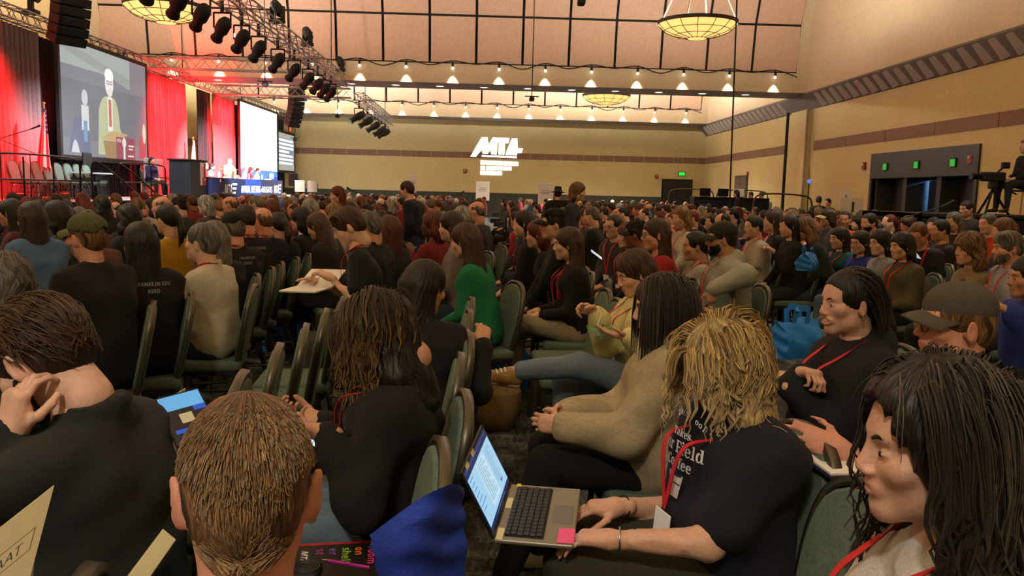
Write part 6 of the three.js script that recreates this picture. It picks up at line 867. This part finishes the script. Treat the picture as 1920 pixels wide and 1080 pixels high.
// red fire alarms and the exit sign of the back wall
for (const [px, py, wall, label] of [[872, 321, 'b', 'small red fire alarm on the back wall below the logo'], [1231, 331, 'b', 'small red fire alarm on the back wall beside the dark door'], [1621, 311, 'r', 'small red fire alarm at the far side of the door portal'], [1821, 299, 'r', 'small red fire alarm beside the portal near the video camera'], [1402, 327, 'r', 'small device on the wall by the sound desk door']]) { const q = wall === 'b' ? atZ(px, py, 51.28) : atX(px, py, XR - .02); const o = thing('fire_alarm', label, 'fire alarm', wall === 'b' ? q.setZ(ZB) : q.setX(XR)); part('housing', wall === 'b' ? rbox(.22, .26, .08, .02, 0, 0, .04) : rbox(.08, .26, .22, .02, -.04, 0, 0), mat(0x8a1c14, .5), o); part('strobe', wall === 'b' ? rbox(.08, .08, .04, .01, 0, .05, .09) : rbox(.04, .08, .08, .01, -.09, .05, 0), mat(0xd8c0b0, .3), o); }
{ const o = thing('exit_sign', 'green lit exit sign over the dark door in the back wall', 'exit sign', [11.6, 2.95, ZB]); part('housing', rbox(.42, .26, .08, .01, 0, 0, .04), MT.black, o); part('lit_face', rbox(.36, .2, .02, .005, 0, 0, .085), glow(0x18e848, 1.1, 0x0a4a1c), o); }
{ const q = atX(543, 243, XD + .2), o = thing('exit_sign', 'small orange lit sign above the caption screen', 'exit sign', [q.x, q.y, q.z]); part('housing', rbox(.06, .3, .4, .01), MT.black, o); part('lit_face', rbox(.02, .24, .34, .005, .04, 0, 0), glow(0xff5a20, 1.6, 0x501008), o); part('hanger', rod([0, .1, 0], [0, 5.65 - q.y, 0], .012), MT.black, o); }
// door in the right wall behind the sound desk
{ const o = struct('door_5', box(XR - .05, XR, 0, 2.75, -44.5, -42.3), mat(0x4a4234, .7), 'dark door behind the sound desk'); part('door_leaf', box(XR - .09, XR - .05, .02, 2.65, -43.35, -42.4), mat(0x5a5040, .7), o); part('door_leaf', box(XR - .09, XR - .05, .02, 2.65, -44.4, -43.4), mat(0x5a5040, .7), o); }
// sound desk platform at the right
{ const o = thing('sound_desk_platform', 'black skirted platform with rails and the sound desk', 'platform', [9.6, 0, -34]); part('deck', box(-2, 2.6, .35, .5, -2.5, 2.5), MT.black, o); part('skirt', [box(-2, 2.6, 0, .4, 2.46, 2.5), box(-2, -1.96, 0, .4, -2.5, 2.5)], MT.drapeBlack, o); part('desk_cloth', box(-1.9, 1.0, .5, 1.55, 1.6, 2.3), MT.drapeBlack, o); part('desk_top', box(-1.9, 1.0, 1.55, 1.6, 1.55, 2.35), MT.black, o); for (const [x0, x1, z] of [[-1.9, 0, -2.2], [.2, 2.4, -2.2]]) { part('rail', tube([[x0, .5, z], [x0, 1.75, z], [x0 + .1, 1.85, z], [x1 - .1, 1.85, z], [x1, 1.75, z], [x1, .5, z]], .028, 50, 6), mat(0x5a4c38, .4, { metalness: .7 }), o); part('rail', rod([x0, 1.2, z], [x1, 1.2, z], .02), mat(0x5a4c38, .4, { metalness: .7 }), o); }
  for (const [x, l] of [[8.2, 'open laptop screen on the sound desk nearest its rail'], [8.9, 'dark monitor on the sound desk between other screens'], [9.5, 'white topped mixer case on the sound desk']]) { const d = thing('desk_screen', l, 'screen', [x, 1.6, -32.05]); part('foot', rbox(.3, .02, .2, .006, 0, .01, 0), MT.black, d); part('panel', rbox(.42, .3, .03, .01, 0, .18, 0), x === 9.5 ? MT.white : MT.blackMetal, d); } }
for (const [px, py, l, c] of [[1408, 352, 'man in black at the sound desk platform rail', 0x0c0c10], [1428, 350, 'dark haired operator seated on the sound desk platform', 0x101014]]) { const h = atZ(px, py, 33.5); const s = { at: [h.x, h.y - .5, h.z], k: 1, lod: 2, sex: 'm', style: 'short', hair: 'black', skin: 'tan', top: c, face: -100, label: l }; person(s); s.o.position.y = .5; chair(s.o.position.x, s.o.position.z, -100, 'chair on the sound desk platform', 'chairs on the sound desk platform').position.y = .5; }
{ const q = atX(1500, 365, 10), o = thing('guard_rail', 'bronze guard rail along the right wall walkway', 'railing', [q.x, 0, -26.5]); part('rail', tube([[-1.6, 0, 0], [-1.6, 1.6, 0], [-1.5, 1.7, 0], [0, 1.7, 0], [.2, 1.6, 0], [.2, 0, 0]], .03, 50, 6), mat(0x4a3a28, .4, { metalness: .7 }), o); part('rail', rod([-1.6, .9, 0], [.2, .9, 0], .022), mat(0x4a3a28, .4, { metalness: .7 }), o); }
{ const q = atZ(1517, 340, 26), o = thing('light_stand', 'slim stand with a small blue light by the right wall', 'stand', [q.x, 0, q.z]); part('pole', rod([0, 0, 0], [0, q.y, 0], .018), MT.black, o); part('blue_lamp', new THREE.SphereGeometry(.06, 10, 8).translate(0, q.y, 0), glow(0x3050ff, 3), o); part('antenna', rod([0, q.y, 0], [-.05, q.y + .45, 0], .02), mat(0x8a7a60, .6), o); for (let k = 0; k < 3; k++) part('foot', rod([0, .3, 0], [.3 * Math.cos(k * 2.1), 0, .3 * Math.sin(k * 2.1)], .014), MT.black, o); }
// video camera platform
{ const a = atZ(1725, 392, 14), b = atZ(1905, 392, 14), o = thing('camera_platform', 'black skirted camera platform before the right wall', 'platform', [(a.x + b.x) / 2 + .5, 0, -15]); const w = (b.x - a.x) / 2 + .5, top = 1.42; part('deck', box(-w, w, top - .08, top, -1.2, 1.0), MT.black, o); part('skirt', [box(-w, w, 0, top - .05, .96, 1.0), box(-w, -w + .04, 0, top, -1.2, 1.0)], MT.drapeBlack, o);
  const c = atZ(1862, 345, 15), t = thing('video_camera', 'professional video camera on a black tripod', 'video camera', [c.x, top, c.z], 0); const h = c.y - top; for (let k = 0; k < 3; k++) part('tripod_leg', rod([0, h - .1, 0], [.3 * Math.cos(k * 2.1 + .3), 0, .3 * Math.sin(k * 2.1 + .3)], .022), MT.blackMetal, t); part('fluid_head', rbox(.14, .14, .14, .03, 0, h - .02, 0), MT.black, t); part('camera_body', rbox(.42, .17, .16, .03, -.02, h + .13, 0), MT.black, t); part('lens', [rod([-.22, h + .13, 0], [-.42, h + .13, 0], .055, .065, 14)], MT.blackMetal, t); part('viewfinder', rbox(.13, .12, .1, .02, .2, h + .34, 0), MT.black, t); part('viewfinder_arm', rod([.05, h + .2, 0], [.18, h + .32, 0], .02), MT.black, t); part('pan_bar', rod([.05, h, 0], [.42, h - .18, .05], .014), MT.black, t);
  const p = atZ(1916, 340, 15), s = { at: [p.x, p.y - top - .18, p.z], k: 1, lod: 2, sex: 'm', style: 'short', hair: 'grey', skin: 'fair', top: 0x0c0c0e, face: -85, label: 'camera operator in black sitting beside the video camera' }; person(s); s.o.position.y = top + .02; const st = thing('stool', 'folding stool under the camera operator', 'stool', [s.o.position.x, top, s.o.position.z]); part('seat', rbox(.4, .04, .4, .01, 0, .44, 0), MT.black, st); for (const [x, z] of [[-.16, -.16], [.16, -.16], [-.16, .16], [.16, .16]]) part('leg', rod([x, .42, z], [x * 1.2, 0, z * 1.2], .014), mat(0x8a7a58, .4, { metalness: .6 }), st); }
// ------------------------------------------------------------------ empty chairs in the near rows
const EMPTY = [];
for (let z = 2.3; z < 8.4; z += .52) EMPTY.push([-1.12 - .01 * z, -z, -97]);
for (let z = 3.3; z < 9; z += .52) EMPTY.push([-2.15, -z, -97]);
for (const z of [2.05, 3.25, 4.5, 5.02, 5.9, 6.5]) EMPTY.push([-.4, -z, -95]);
for (const z of [1.78, 5.15, 5.67, 6.1]) EMPTY.push([z < 2 ? .62 : .52, -z, -95]);
for (const z of [5.85, 3.7]) EMPTY.push([z < 4 ? 1.62 : 1.42, -z, -93]);
for (const z of [1.25]) EMPTY.push([-.95, -z, -100]);
for (const [x, z, a] of EMPTY) { if (chairSpots.some(q => (q[0] - x) ** 2 + (q[1] - z) ** 2 < .2)) continue; if (roots.some(q => (q[0] - x) ** 2 + (q[1] - z) ** 2 < .12)) continue; chairSpots.push([x, z]); chair(x, z, a + rr(-4, 4), 'empty sage green banquet chair in the near rows', 'empty chairs in the near rows'); }
// ------------------------------------------------------------------ laptop of the blonde woman
{
  const J = pBlonde.J, k0 = W(1012, 965, 2.27), o = thing('laptop', 'open silver laptop with a bright document on its screen', 'laptop', k0, 0);
  // local frame: x along the keyboard width (towards the viewer), z towards the typist, y up
  const wz = V(.97, .0, .16).normalize(), up = V(-.1, 1, .12).normalize(), zx = up.clone().cross(wz).normalize(), u2 = wz.clone().cross(zx); o.quaternion.setFromRotationMatrix(new THREE.Matrix4().makeBasis(zx, u2, wz)); o.rotation.order = 'XYZ';
  const Wd = .32, Dp = .215; part('base', rbox(Wd, .014, Dp, .006), mat(0x8a8578, .4, { metalness: .5 }), o); part('keyboard_deck', rbox(Wd * .88, .002, Dp * .5, .001, 0, .0075, -.028), MT.black, o);
  const kg = rbox(.0165, .004, .0145, .0015, 0, 0, 0, 1), km = mat(0x2a2824, .6); for (let r = 0; r < 6; r++) for (let c = 0; c < 14; c++) { const q = part('key', kg, km, o); q.position.set((c - 6.5) * .0196 + (r % 2) * .003, .0105, -.075 + r * .0175); }
  part('touchpad', rbox(.1, .002, .058, .001, 0, .0075, .066), mat(0x6a665c, .4), o); for (const x of [-.13, .04]) part('label_strip', rbox(.06, .001, .018, .0003, x, .0078, -.094), mat(0xd8cf9a, .7), o); part('sticky_note', rbox(.075, .002, .045, .0005, -.115, .0085, .085), mat(0xe85a8c, .7), o); part('yellow_sticker', rbox(.02, .001, .012, .0003, .15, .0078, -.08), mat(0xe0d020, .6), o);
  const lid = new THREE.Group(); lid.name = 'screen_lid'; o.add(lid); lid.position.set(0, .006, -Dp / 2); lid.rotation.x = -.45;
  part('lid_shell', rbox(Wd, .21, .008, .004, 0, .105, 0), mat(0x14151a, .4), lid);
  const tx = canvasTex(512, 320, (c, w, h) => { c.fillStyle = '#1b2a5a'; c.fillRect(0, 0, w, h); c.fillStyle = '#a9d6f2'; c.fillRect(8, 44, w - 16, h - 66); c.fillStyle = '#c6e6f8'; c.fillRect(170, 58, 170, 220); c.fillStyle = '#7fa8c4'; for (let i = 0; i < 16; i++) c.fillRect(182, 68 + i * 12, 90 + 50 * hash2(i, 3), 4); for (let i = 0; i < 14; i++) c.fillRect(360, 70 + i * 13, 60 + 60 * hash2(i, 9), 4); c.fillStyle = '#3f8fd0'; for (let i = 0; i < 7; i++) c.fillRect(24, 60 + i * 26, 60 + 50 * hash2(i, 5), 5); c.fillStyle = '#4c6ab0'; for (let i = 0; i < 18; i++) c.fillRect(14 + i * 27, 12, 14, 7); for (let i = 0; i < 16; i++) c.fillRect(160 + i * 14, h - 14, 8, 8); c.fillStyle = '#1860d0'; c.fillRect(400, 250, 22, 16); c.fillStyle = '#c02020'; c.fillRect(430, 252, 12, 12); });
  const sp = new THREE.PlaneGeometry(Wd - .016, .185); sp.translate(0, .108, .0046); part('display', sp, new THREE.MeshStandardMaterial({ color: 0x050505, roughness: .3, emissive: 0xffffff, emissiveMap: tx, emissiveIntensity: .95 }), lid);
  for (const x of [-.1, -.02]) part('label_strip', rbox(.032, .014, .001, .0003, x + .0, .199, .005), mat(0xd8cf9a, .7), lid); for (const x of [-.11, .11]) part('hinge', rod([x - .018, .004, -Dp / 2], [x + .018, .004, -Dp / 2], .006), mat(0x8a8578, .4, { metalness: .5 }), o);
  const l = new THREE.RectAreaLight(0xa8d8ff, 1.2, Wd * .9, .18); l.name = 'laptop_screen_light'; lid.add(l); l.position.set(0, .108, .02); l.rotation.y = Math.PI;
}
// phones and tablets
function slate(name, c, w, h, nrm, upv, tex, k, label, cat) { const o = thing(name, label, cat, c); const z = nrm.clone().normalize(), y = upv.clone().addScaledVector(z, -upv.dot(z)).normalize(), x = y.clone().cross(z); o.quaternion.setFromRotationMatrix(new THREE.Matrix4().makeBasis(x, y, z)); part('case', rbox(w, h, .009, .004), MT.black, o); const p = new THREE.PlaneGeometry(w * .92, h * .92); p.translate(0, 0, .005); part('display', p, new THREE.MeshStandardMaterial({ color: 0x050505, roughness: .25, emissive: 0xffffff, emissiveMap: tex, emissiveIntensity: k }), o); return o; }
const texPhone = canvasTex(64, 128, (c) => { c.fillStyle = '#e8f2fa'; c.fillRect(0, 0, 64, 128); c.fillStyle = '#9ab0c4'; for (let i = 0; i < 9; i++) c.fillRect(6, 12 + i * 12, 30 + 20 * hash2(i, 1), 4); });
slate('phone', W(597, 830, 2.52), .075, .15, V(.5, 1, .25), V(-1, .5, 0), texPhone, 1.1, 'lit phone in the hands of the wavy haired woman', 'phone');
slate('tablet', W(352, 782, 2.0), .11, .15, V(.35, .75, .55), V(-.6, .5, -.6), canvasTex(128, 192, (c) => { c.fillStyle = '#14141a'; c.fillRect(0, 0, 128, 192); c.fillStyle = '#6ab4e8'; c.fillRect(0, 0, 128, 60); c.fillStyle = '#2058c8'; c.fillRect(90, 60, 38, 20); c.fillStyle = '#c0a878'; c.fillRect(40, 80, 40, 40); c.fillStyle = '#2058c8'; c.fillRect(10, 140, 40, 16); }), .9, 'tablet with a blue banner on its screen behind the blazer man', 'tablet');
slate('phone', atZ(1118, 478, 8.3), .075, .15, V(.6, .8, .3), V(-1, .4, 0), texPhone, .9, 'lit phone held by the auburn bobbed woman', 'phone');
slate('phone', atZ(1716, 478, 8.2), .08, .15, V(.3, .9, .5), V(0, .6, -1), texPhone, .5, 'phone held by the man leaning forward in glasses', 'phone');
// salad box and fork of the woman in yellow
{ const o = thing('salad_box', 'clear plastic salad container with green leaves', 'food container', W(1128, 622, 4.42)); part('tub', new THREE.CylinderGeometry(.085, .065, .06, 20, 1, true), mat(0xd8e0d8, .2, { side: THREE.DoubleSide, transparent: true, opacity: .55 }), o); const f = new Field(); for (let i = 0; i < 14; i++) f.ell(V(rr(-.06, .06), rr(-.01, .03), rr(-.06, .06)), [.025, .008, .018], .006, new THREE.Euler(rr(-1, 1), rr(-1, 1), rr(-1, 1))); part('salad', wrapUV(f.mesh(.007)), mat(0x6a9a24, .6), o); const k = thing('plastic_fork', 'white plastic fork in the hand over the salad', 'fork', W(1128, 590, 4.45)); part('handle', rod([0, 0, 0], [-.03, -.08, .02], .004), MT.white, k); part('tines', rbox(.02, .03, .003, .001, -.034, -.09, .022), MT.white, k); }
// booklet of the young reader
{ const o = thing('booklet', 'open white booklet on the lap of the young man', 'booklet', atZ(590, 538, 5.6)); for (const s of [-1, 1]) { const p = part('page', rbox(.21, .012, .28, .003, s * .105, 0, 0), MT.white, o); p.rotation.z = s > 0 ? .5 : .05; } o.rotation.set(-.1, 1.2, .1); }
// blue cloth over the near chair back
function drapeCloth(name, label, cat, pts, m, col = 5, part_ = 'cloth') { // pts: rows of equal length control points, thickened
  const rws = pts.map(r => new THREE.CatmullRomCurve3(r)), n = 26, M = 22, P = [], I = []; const cols = []; for (let i = 0; i <= n; i++) cols.push(new THREE.CatmullRomCurve3(rws.map(c => c.getPoint(i / n)))); for (const s of [0]) for (let j = 0; j <= M; j++) for (let i = 0; i <= n; i++) { const p = cols[i].getPoint(j / M), w = .004 * Math.sin(i * .8 + j * .3); P.push(p.x + w + s * .004, p.y, p.z + w + s * .003); } const S = (n + 1) * (M + 1); for (const s of [0]) for (let j = 0; j < M; j++) for (let i = 0; i < n; i++) { const a = s * S + j * (n + 1) + i; s ? I.push(a, a + n + 1, a + 1, a + 1, a + n + 1, a + n + 2) : I.push(a, a + 1, a + n + 1, a + 1, a + n + 2, a + n + 1); }
  const g = new THREE.BufferGeometry(); g.setAttribute('position', new THREE.Float32BufferAttribute(P, 3)); g.setIndex(I); g.computeVertexNormals(); wrapUV(g, 3, 3); const o = solo(name, g, m, label, cat); return o; }
const blueFelt = cloth(0x1c3fb0, { side: THREE.DoubleSide }), blueBag = mat(0x1668c8, .6, { side: THREE.DoubleSide });
drapeCloth('blue_cloth', 'royal blue felt cloth hung over a chair back', 'cloth', [
  [W(868, 915, 1.88), W(870, 960, 1.87), W(874, 1020, 1.86), W(872, 1120, 1.85)],
  [W(845, 906, 1.80), W(835, 985, 1.80), W(838, 1050, 1.80), W(840, 1130, 1.80)],
  [W(800, 928, 1.76), W(795, 985, 1.72), W(790, 1060, 1.72), W(790, 1140, 1.72)],
  [W(745, 968, 1.74), W(748, 1010, 1.70), W(750, 1080, 1.70), W(752, 1150, 1.70)],
  [W(692, 1003, 1.76), W(700, 1040, 1.74), W(712, 1090, 1.74), W(722, 1160, 1.74)]], blueFelt);
// paper carrier / tote bags
function tote(p, w, h, d, m, label, turn, lean = 0) {
  const o = thing('tote_bag', label, 'bag', p, turn), g = new THREE.BoxGeometry(w, h, d, 12, 12, 6), P = g.attributes.position;
  for (let i = 0; i < P.count; i++) { const x = P.getX(i), y = P.getY(i) / h + .5, z = P.getZ(i), k = 1 + .12 * y, b = 1 - .75 * y * y + .35 * Math.sin(y * 3.1); P.setXYZ(i, x * k + .008 * Math.sin(y * 17 + z * 30), (y + (y > .95 ? .06 * Math.sin(x / w * 7) : 0)) * h, z * b + .012 * Math.sin(x * 40 + y * 9) * y + lean * y); }
  g.computeVertexNormals(); part('bag_body', g, m, o);
  for (const s of [-1, 1]) { const a = V(-w * .2, h * .9, s * d * .2 + lean), b = V(-w * .16, h * 1.3, s * d * .3 + lean), c = V(w * .16, h * 1.3, s * d * .3 + lean), e = V(w * .2, h * .9, s * d * .2 + lean), n = V(0, 0, 1); part('handle', band([a, b, c, e], [V(1, 0, 0), V(1, 0, 0), V(1, 0, 0), V(1, 0, 0)].map((v, k) => k === 1 || k === 2 ? V(.6, .6, 0) : v), .03, .0012), m, o); } return o; }
tote(atY(948, 735, 0), .38, .36, .16, blueBag, 'bright blue tote bag on the floor by the suede shoe', .9);
tote(atY(527, 655, 0).setY(0), .34, .34, .16, blueBag, 'blue bag on the floor beside the reader\'s row', .6);
{ const q = W(1490, 668, 3.75); tote([q.x, q.y, q.z], .22, .17, .1, mat(0x1c7ad0, .6, { side: THREE.DoubleSide }), 'blue gift bag beside the laughing woman', .5); }
{ const q = atZ(1512, 506, 8.4); tote([q.x, q.y, q.z], .3, .17, .14, mat(0x1c74cc, .6, { side: THREE.DoubleSide }), 'blue tote bag on the lap before the teal cardigan', 1.0); }
{ const q = W(1608, 790, 2.45); const t = tote([q.x, .5, q.z], .3, .26, .14, mat(0xb01850, .5, { side: THREE.DoubleSide }), 'raspberry pink handbag between the rows', .5); }
// straw basket
{ const q = atY(925, 800, 0), o = thing('straw_basket', 'tan straw basket bag with a dark handle on the floor', 'basket', q); part('basket', new THREE.LatheGeometry([[.0, 0], [.14, .005], [.18, .12], [.19, .26], [.182, .262], [.17, .13], [.13, .02], [0, .02]].map(p => new THREE.Vector2(...p)), 28), cloth(0xa08458, { side: THREE.DoubleSide }), o); part('handle', tube([[-.185, .24, .06], [-.22, .1, .1], [-.21, .02, .02], [-.22, .1, -.06], [-.185, .24, -.05]], .011, 24, 6), mat(0x2a2018, .6), o); }
// sheets on the floor and on seats
for (const [px, py] of [[1388, 558], [1402, 560]]) { const p = solo('floor_paper', rbox(.28, .004, .1, .001, 0, .004, 0), MT.white, 'white scrap of paper on the aisle carpet', 'paper', 'paper scraps in the aisle'); p.position.copy(atY(px, py, 0)); p.rotation.y = .4; }
{ const o = thing('snack_wrappers', 'torn snack wrappers and leaflets on an empty seat', 'wrappers', atY(1035, 612, .495)); const ms = [mat(0xd8c890, .6), mat(0x20242c, .6), mat(0xc87838, .6)]; [[-.08, 0, .4, 0], [.05, .02, .9, 1], [0, -.07, .2, 2]].forEach(([x, z, a, k]) => { const p = part('wrapper', rbox(.18, .008, .09, .002, 0, .006, 0), ms[k], o); p.position.set(x, k * .005, z); p.rotation.y = a; }); }
// cardboard signs at the lower left
function board(c, label, name = 'card_sign', lines) { const sh = c; const g = new THREE.BufferGeometry(), n = c[1].clone().sub(c[0]).cross(c[3].clone().sub(c[0])).normalize(), P = [], I = [], U = [[0, 1], [1, 1], [1, 0], [0, 0]], uv = []; for (const s of [0, 1]) c.forEach((p, i) => { const q = p.clone().addScaledVector(n, s ? -.003 : .003); P.push(q.x, q.y, q.z); uv.push(...U[i]); }); I.push(0, 1, 2, 0, 2, 3, 4, 6, 5, 4, 7, 6); for (let i = 0; i < 4; i++) { const j = (i + 1) % 4; I.push(i, i + 4, j, j, i + 4, j + 4); } g.setAttribute('position', new THREE.Float32BufferAttribute(P, 3)); g.setAttribute('uv', new THREE.Float32BufferAttribute(uv, 2)); g.setIndex(I); const gg = g.toNonIndexed(); gg.computeVertexNormals(); return solo(name, gg, lines || mat(0xb8ae86, .8, { side: THREE.DoubleSide }), label, 'sign'); }
const texSign = canvasTex(512, 512, (c, w, h) => { c.fillStyle = '#c8bd94'; c.fillRect(0, 0, w, h); c.strokeStyle = '#3a3a34'; c.lineWidth = 5; c.fillStyle = '#3a3a34'; c.strokeRect(30, 190, 430, 120); c.font = '80px sans-serif'; c.fillText('SHAAT', 170, 282); });
board([W(-90, 1060, 1.3), W(101, 910, 1.42), W(55, 1085, 1.36), W(-120, 1240, 1.25)], 'cream cardboard sign with outlined lettering by the blazer man', 'card_sign', mat(0xffffff, .8, { map: texSign, side: THREE.DoubleSide }));
board([W(236, 1085, 1.5), W(306, 992, 1.56), W(330, 1012, 1.55), W(262, 1110, 1.49)], 'narrow cream card strip leaning behind the ginger haired man');
board([W(308, 752, 2.62), W(347, 728, 2.75), W(342, 760, 2.72), W(310, 785, 2.6)], 'tan card folder standing on an empty chair');
// activity book stack at the bottom
{ const c = W(640, 1062, 2.2), o = thing('black_booklet', 'black booklet printed with rainbow coloured words', 'booklet', c); const tx = canvasTex(512, 384, (x, w, h) => { x.fillStyle = '#060606'; x.fillRect(0, 0, w, h); x.fillStyle = '#b01018'; x.fillRect(0, 0, w, 18); x.fillRect(0, 0, 22, h); x.fillStyle = '#e0a020'; x.fillRect(0, 60, 22, 60); x.font = 'italic bold 46px sans-serif'; x.fillStyle = '#eee'; x.save(); x.translate(60, 60); x.rotate(Math.PI / 2); x.fillText('MTA', 0, 0); x.restore(); const wd = [['st', '#8a2a7a'], ['er', '#5a4aa0'], ['shelf', '#7ab020'], ['on', '#e06a20'], ['room', '#d03a80'], ['make', '#d84a94']]; x.font = 'bold 58px sans-serif'; wd.forEach(([t, k], i) => { x.save(); x.translate(130 + i * 62, 50); x.rotate(Math.PI / 2); x.fillStyle = k; x.fillText(t, 0, 0); x.restore(); }); });
  const pl = new THREE.PlaneGeometry(.3, .225); pl.rotateX(-Math.PI / 2); pl.translate(0, .006, 0); part('cover', pl, mat(0xffffff, .5, { map: tx }), o); part('pages', rbox(.3, .01, .225, .002), MT.white, o); o.rotation.set(.15, .12, 0);
  const p = thing('ball_pen', 'magenta ball pen lying across the black booklet', 'pen', c.clone().add(V(.03, .035, .05))); part('barrel', rod([-.06, 0, -.01], [.06, 0, .03], .005), mat(0xa02080, .3), p); part('tip', rod([-.06, 0, -.01], [-.078, 0, -.016], .004, .001), MT.chrome, p);
  const m = thing('handheld_device', 'black device with a small red screen on the booklet', 'device', c.clone().add(V(-.1, .03, .11))); part('body', rbox(.13, .04, .09, .015), MT.black, m); part('display', rbox(.05, .004, .05, .002, -.03, .022, 0), mat(0x8a3a3a, .3), m); for (let i = 0; i < 3; i++) part('ridge', new THREE.TorusGeometry(.02 + i * .008, .0016, 5, 16).rotateX(Math.PI / 2).translate(.025, .021, 0), mat(0x3a3a3c, .5), m); }
// notebook under the reaching forearm, wall papers on chair, zip tie on chair
{ const q = W(1590, 872, 2.2), o = thing('notebook', 'white paged notebook under the reaching forearm', 'notebook', q); part('cover', rbox(.22, .008, .16, .003), mat(0x1a1c30, .6), o); part('pages', rbox(.21, .01, .15, .003, .0, .009, 0), MT.white, o); o.rotation.set(.1, .2, -.05); }
// lettering and a plain cup print on the blonde woman's T-shirt
{ const J = pBlonde.J, t = canvasTex(512, 512, (c, w, h) => { c.clearRect(0, 0, w, h); c.fillStyle = '#d4d4d8'; c.textAlign = 'center'; c.font = 'bold 44px serif'; 'Fr  gh S  ool'.split('').forEach((k, i) => { c.save(); c.translate(110 + i * 26, 96 - 46 * Math.sin(i / 12 * Math.PI)); c.rotate((i - 6) * .07); c.fillText(k, 0, 0); c.restore(); }); c.font = 'italic bold 58px serif'; c.fillText('Takes', 256, 170); c.font = 'bold 92px serif'; c.fillText('Fir Field', 256, 262); c.font = 'bold 76px serif'; c.fillText('Coffee', 256, 340); c.beginPath(); c.moveTo(186, 370); c.lineTo(326, 370); c.lineTo(300, 500); c.lineTo(212, 500); c.fill(); c.fillStyle = '#202436'; c.beginPath(); c.ellipse(256, 376, 60, 10, 0, 0, 7); c.fill(); c.fillRect(205, 420, 102, 8); });
  const g = new THREE.CylinderGeometry(.24, .24, .27, 16, 1, true, -.55, 1.1), m = part('shirt_print', g, new THREE.MeshStandardMaterial({ color: 0xffffff, map: t, transparent: true, roughness: .8 }), pBlonde.o); const f = J.side.clone().cross(J.d2); m.applyMatrix4(new THREE.Matrix4().makeBasis(J.side, J.d2, f).setPosition(J.c.clone().addScaledVector(J.d2, .02).addScaledVector(f, -.04))); }
// jewellery of the blonde woman
{ const J = pBlonde.J; [0, 1].forEach(i => { const d = J.wr[i].clone().sub(J.el[i]).normalize(), q = new THREE.Quaternion().setFromUnitVectors(V(0, 0, 1), d), b = part('bracelet', new THREE.TorusGeometry(.033, .0028, 6, 24), i ? mat(0x1c1c30, .5) : MT.chrome, pBlonde.o); b.quaternion.copy(q); b.position.copy(lerpV(J.el[i], J.wr[i], .93)); }); for (const [x, y, i] of [[-.009, .1, 0], [.009, .105, 0], [-.026, .092, 0], [.009, .105, 1]]) { const r = part('ring', new THREE.TorusGeometry(.0095, .0016, 6, 16).rotateX(Math.PI / 2), MT.chrome, pBlonde.o); r.applyMatrix4(new THREE.Matrix4().makeTranslation(i ? x : -x, y, .008).premultiply(J.hmat[i])); } }
// ------------------------------------------------------------------ shadows on, hand over
scene.traverse(o => { if (o.isMesh) { o.castShadow = true; o.receiveShadow = true; } });
renderer.render(scene, camera);
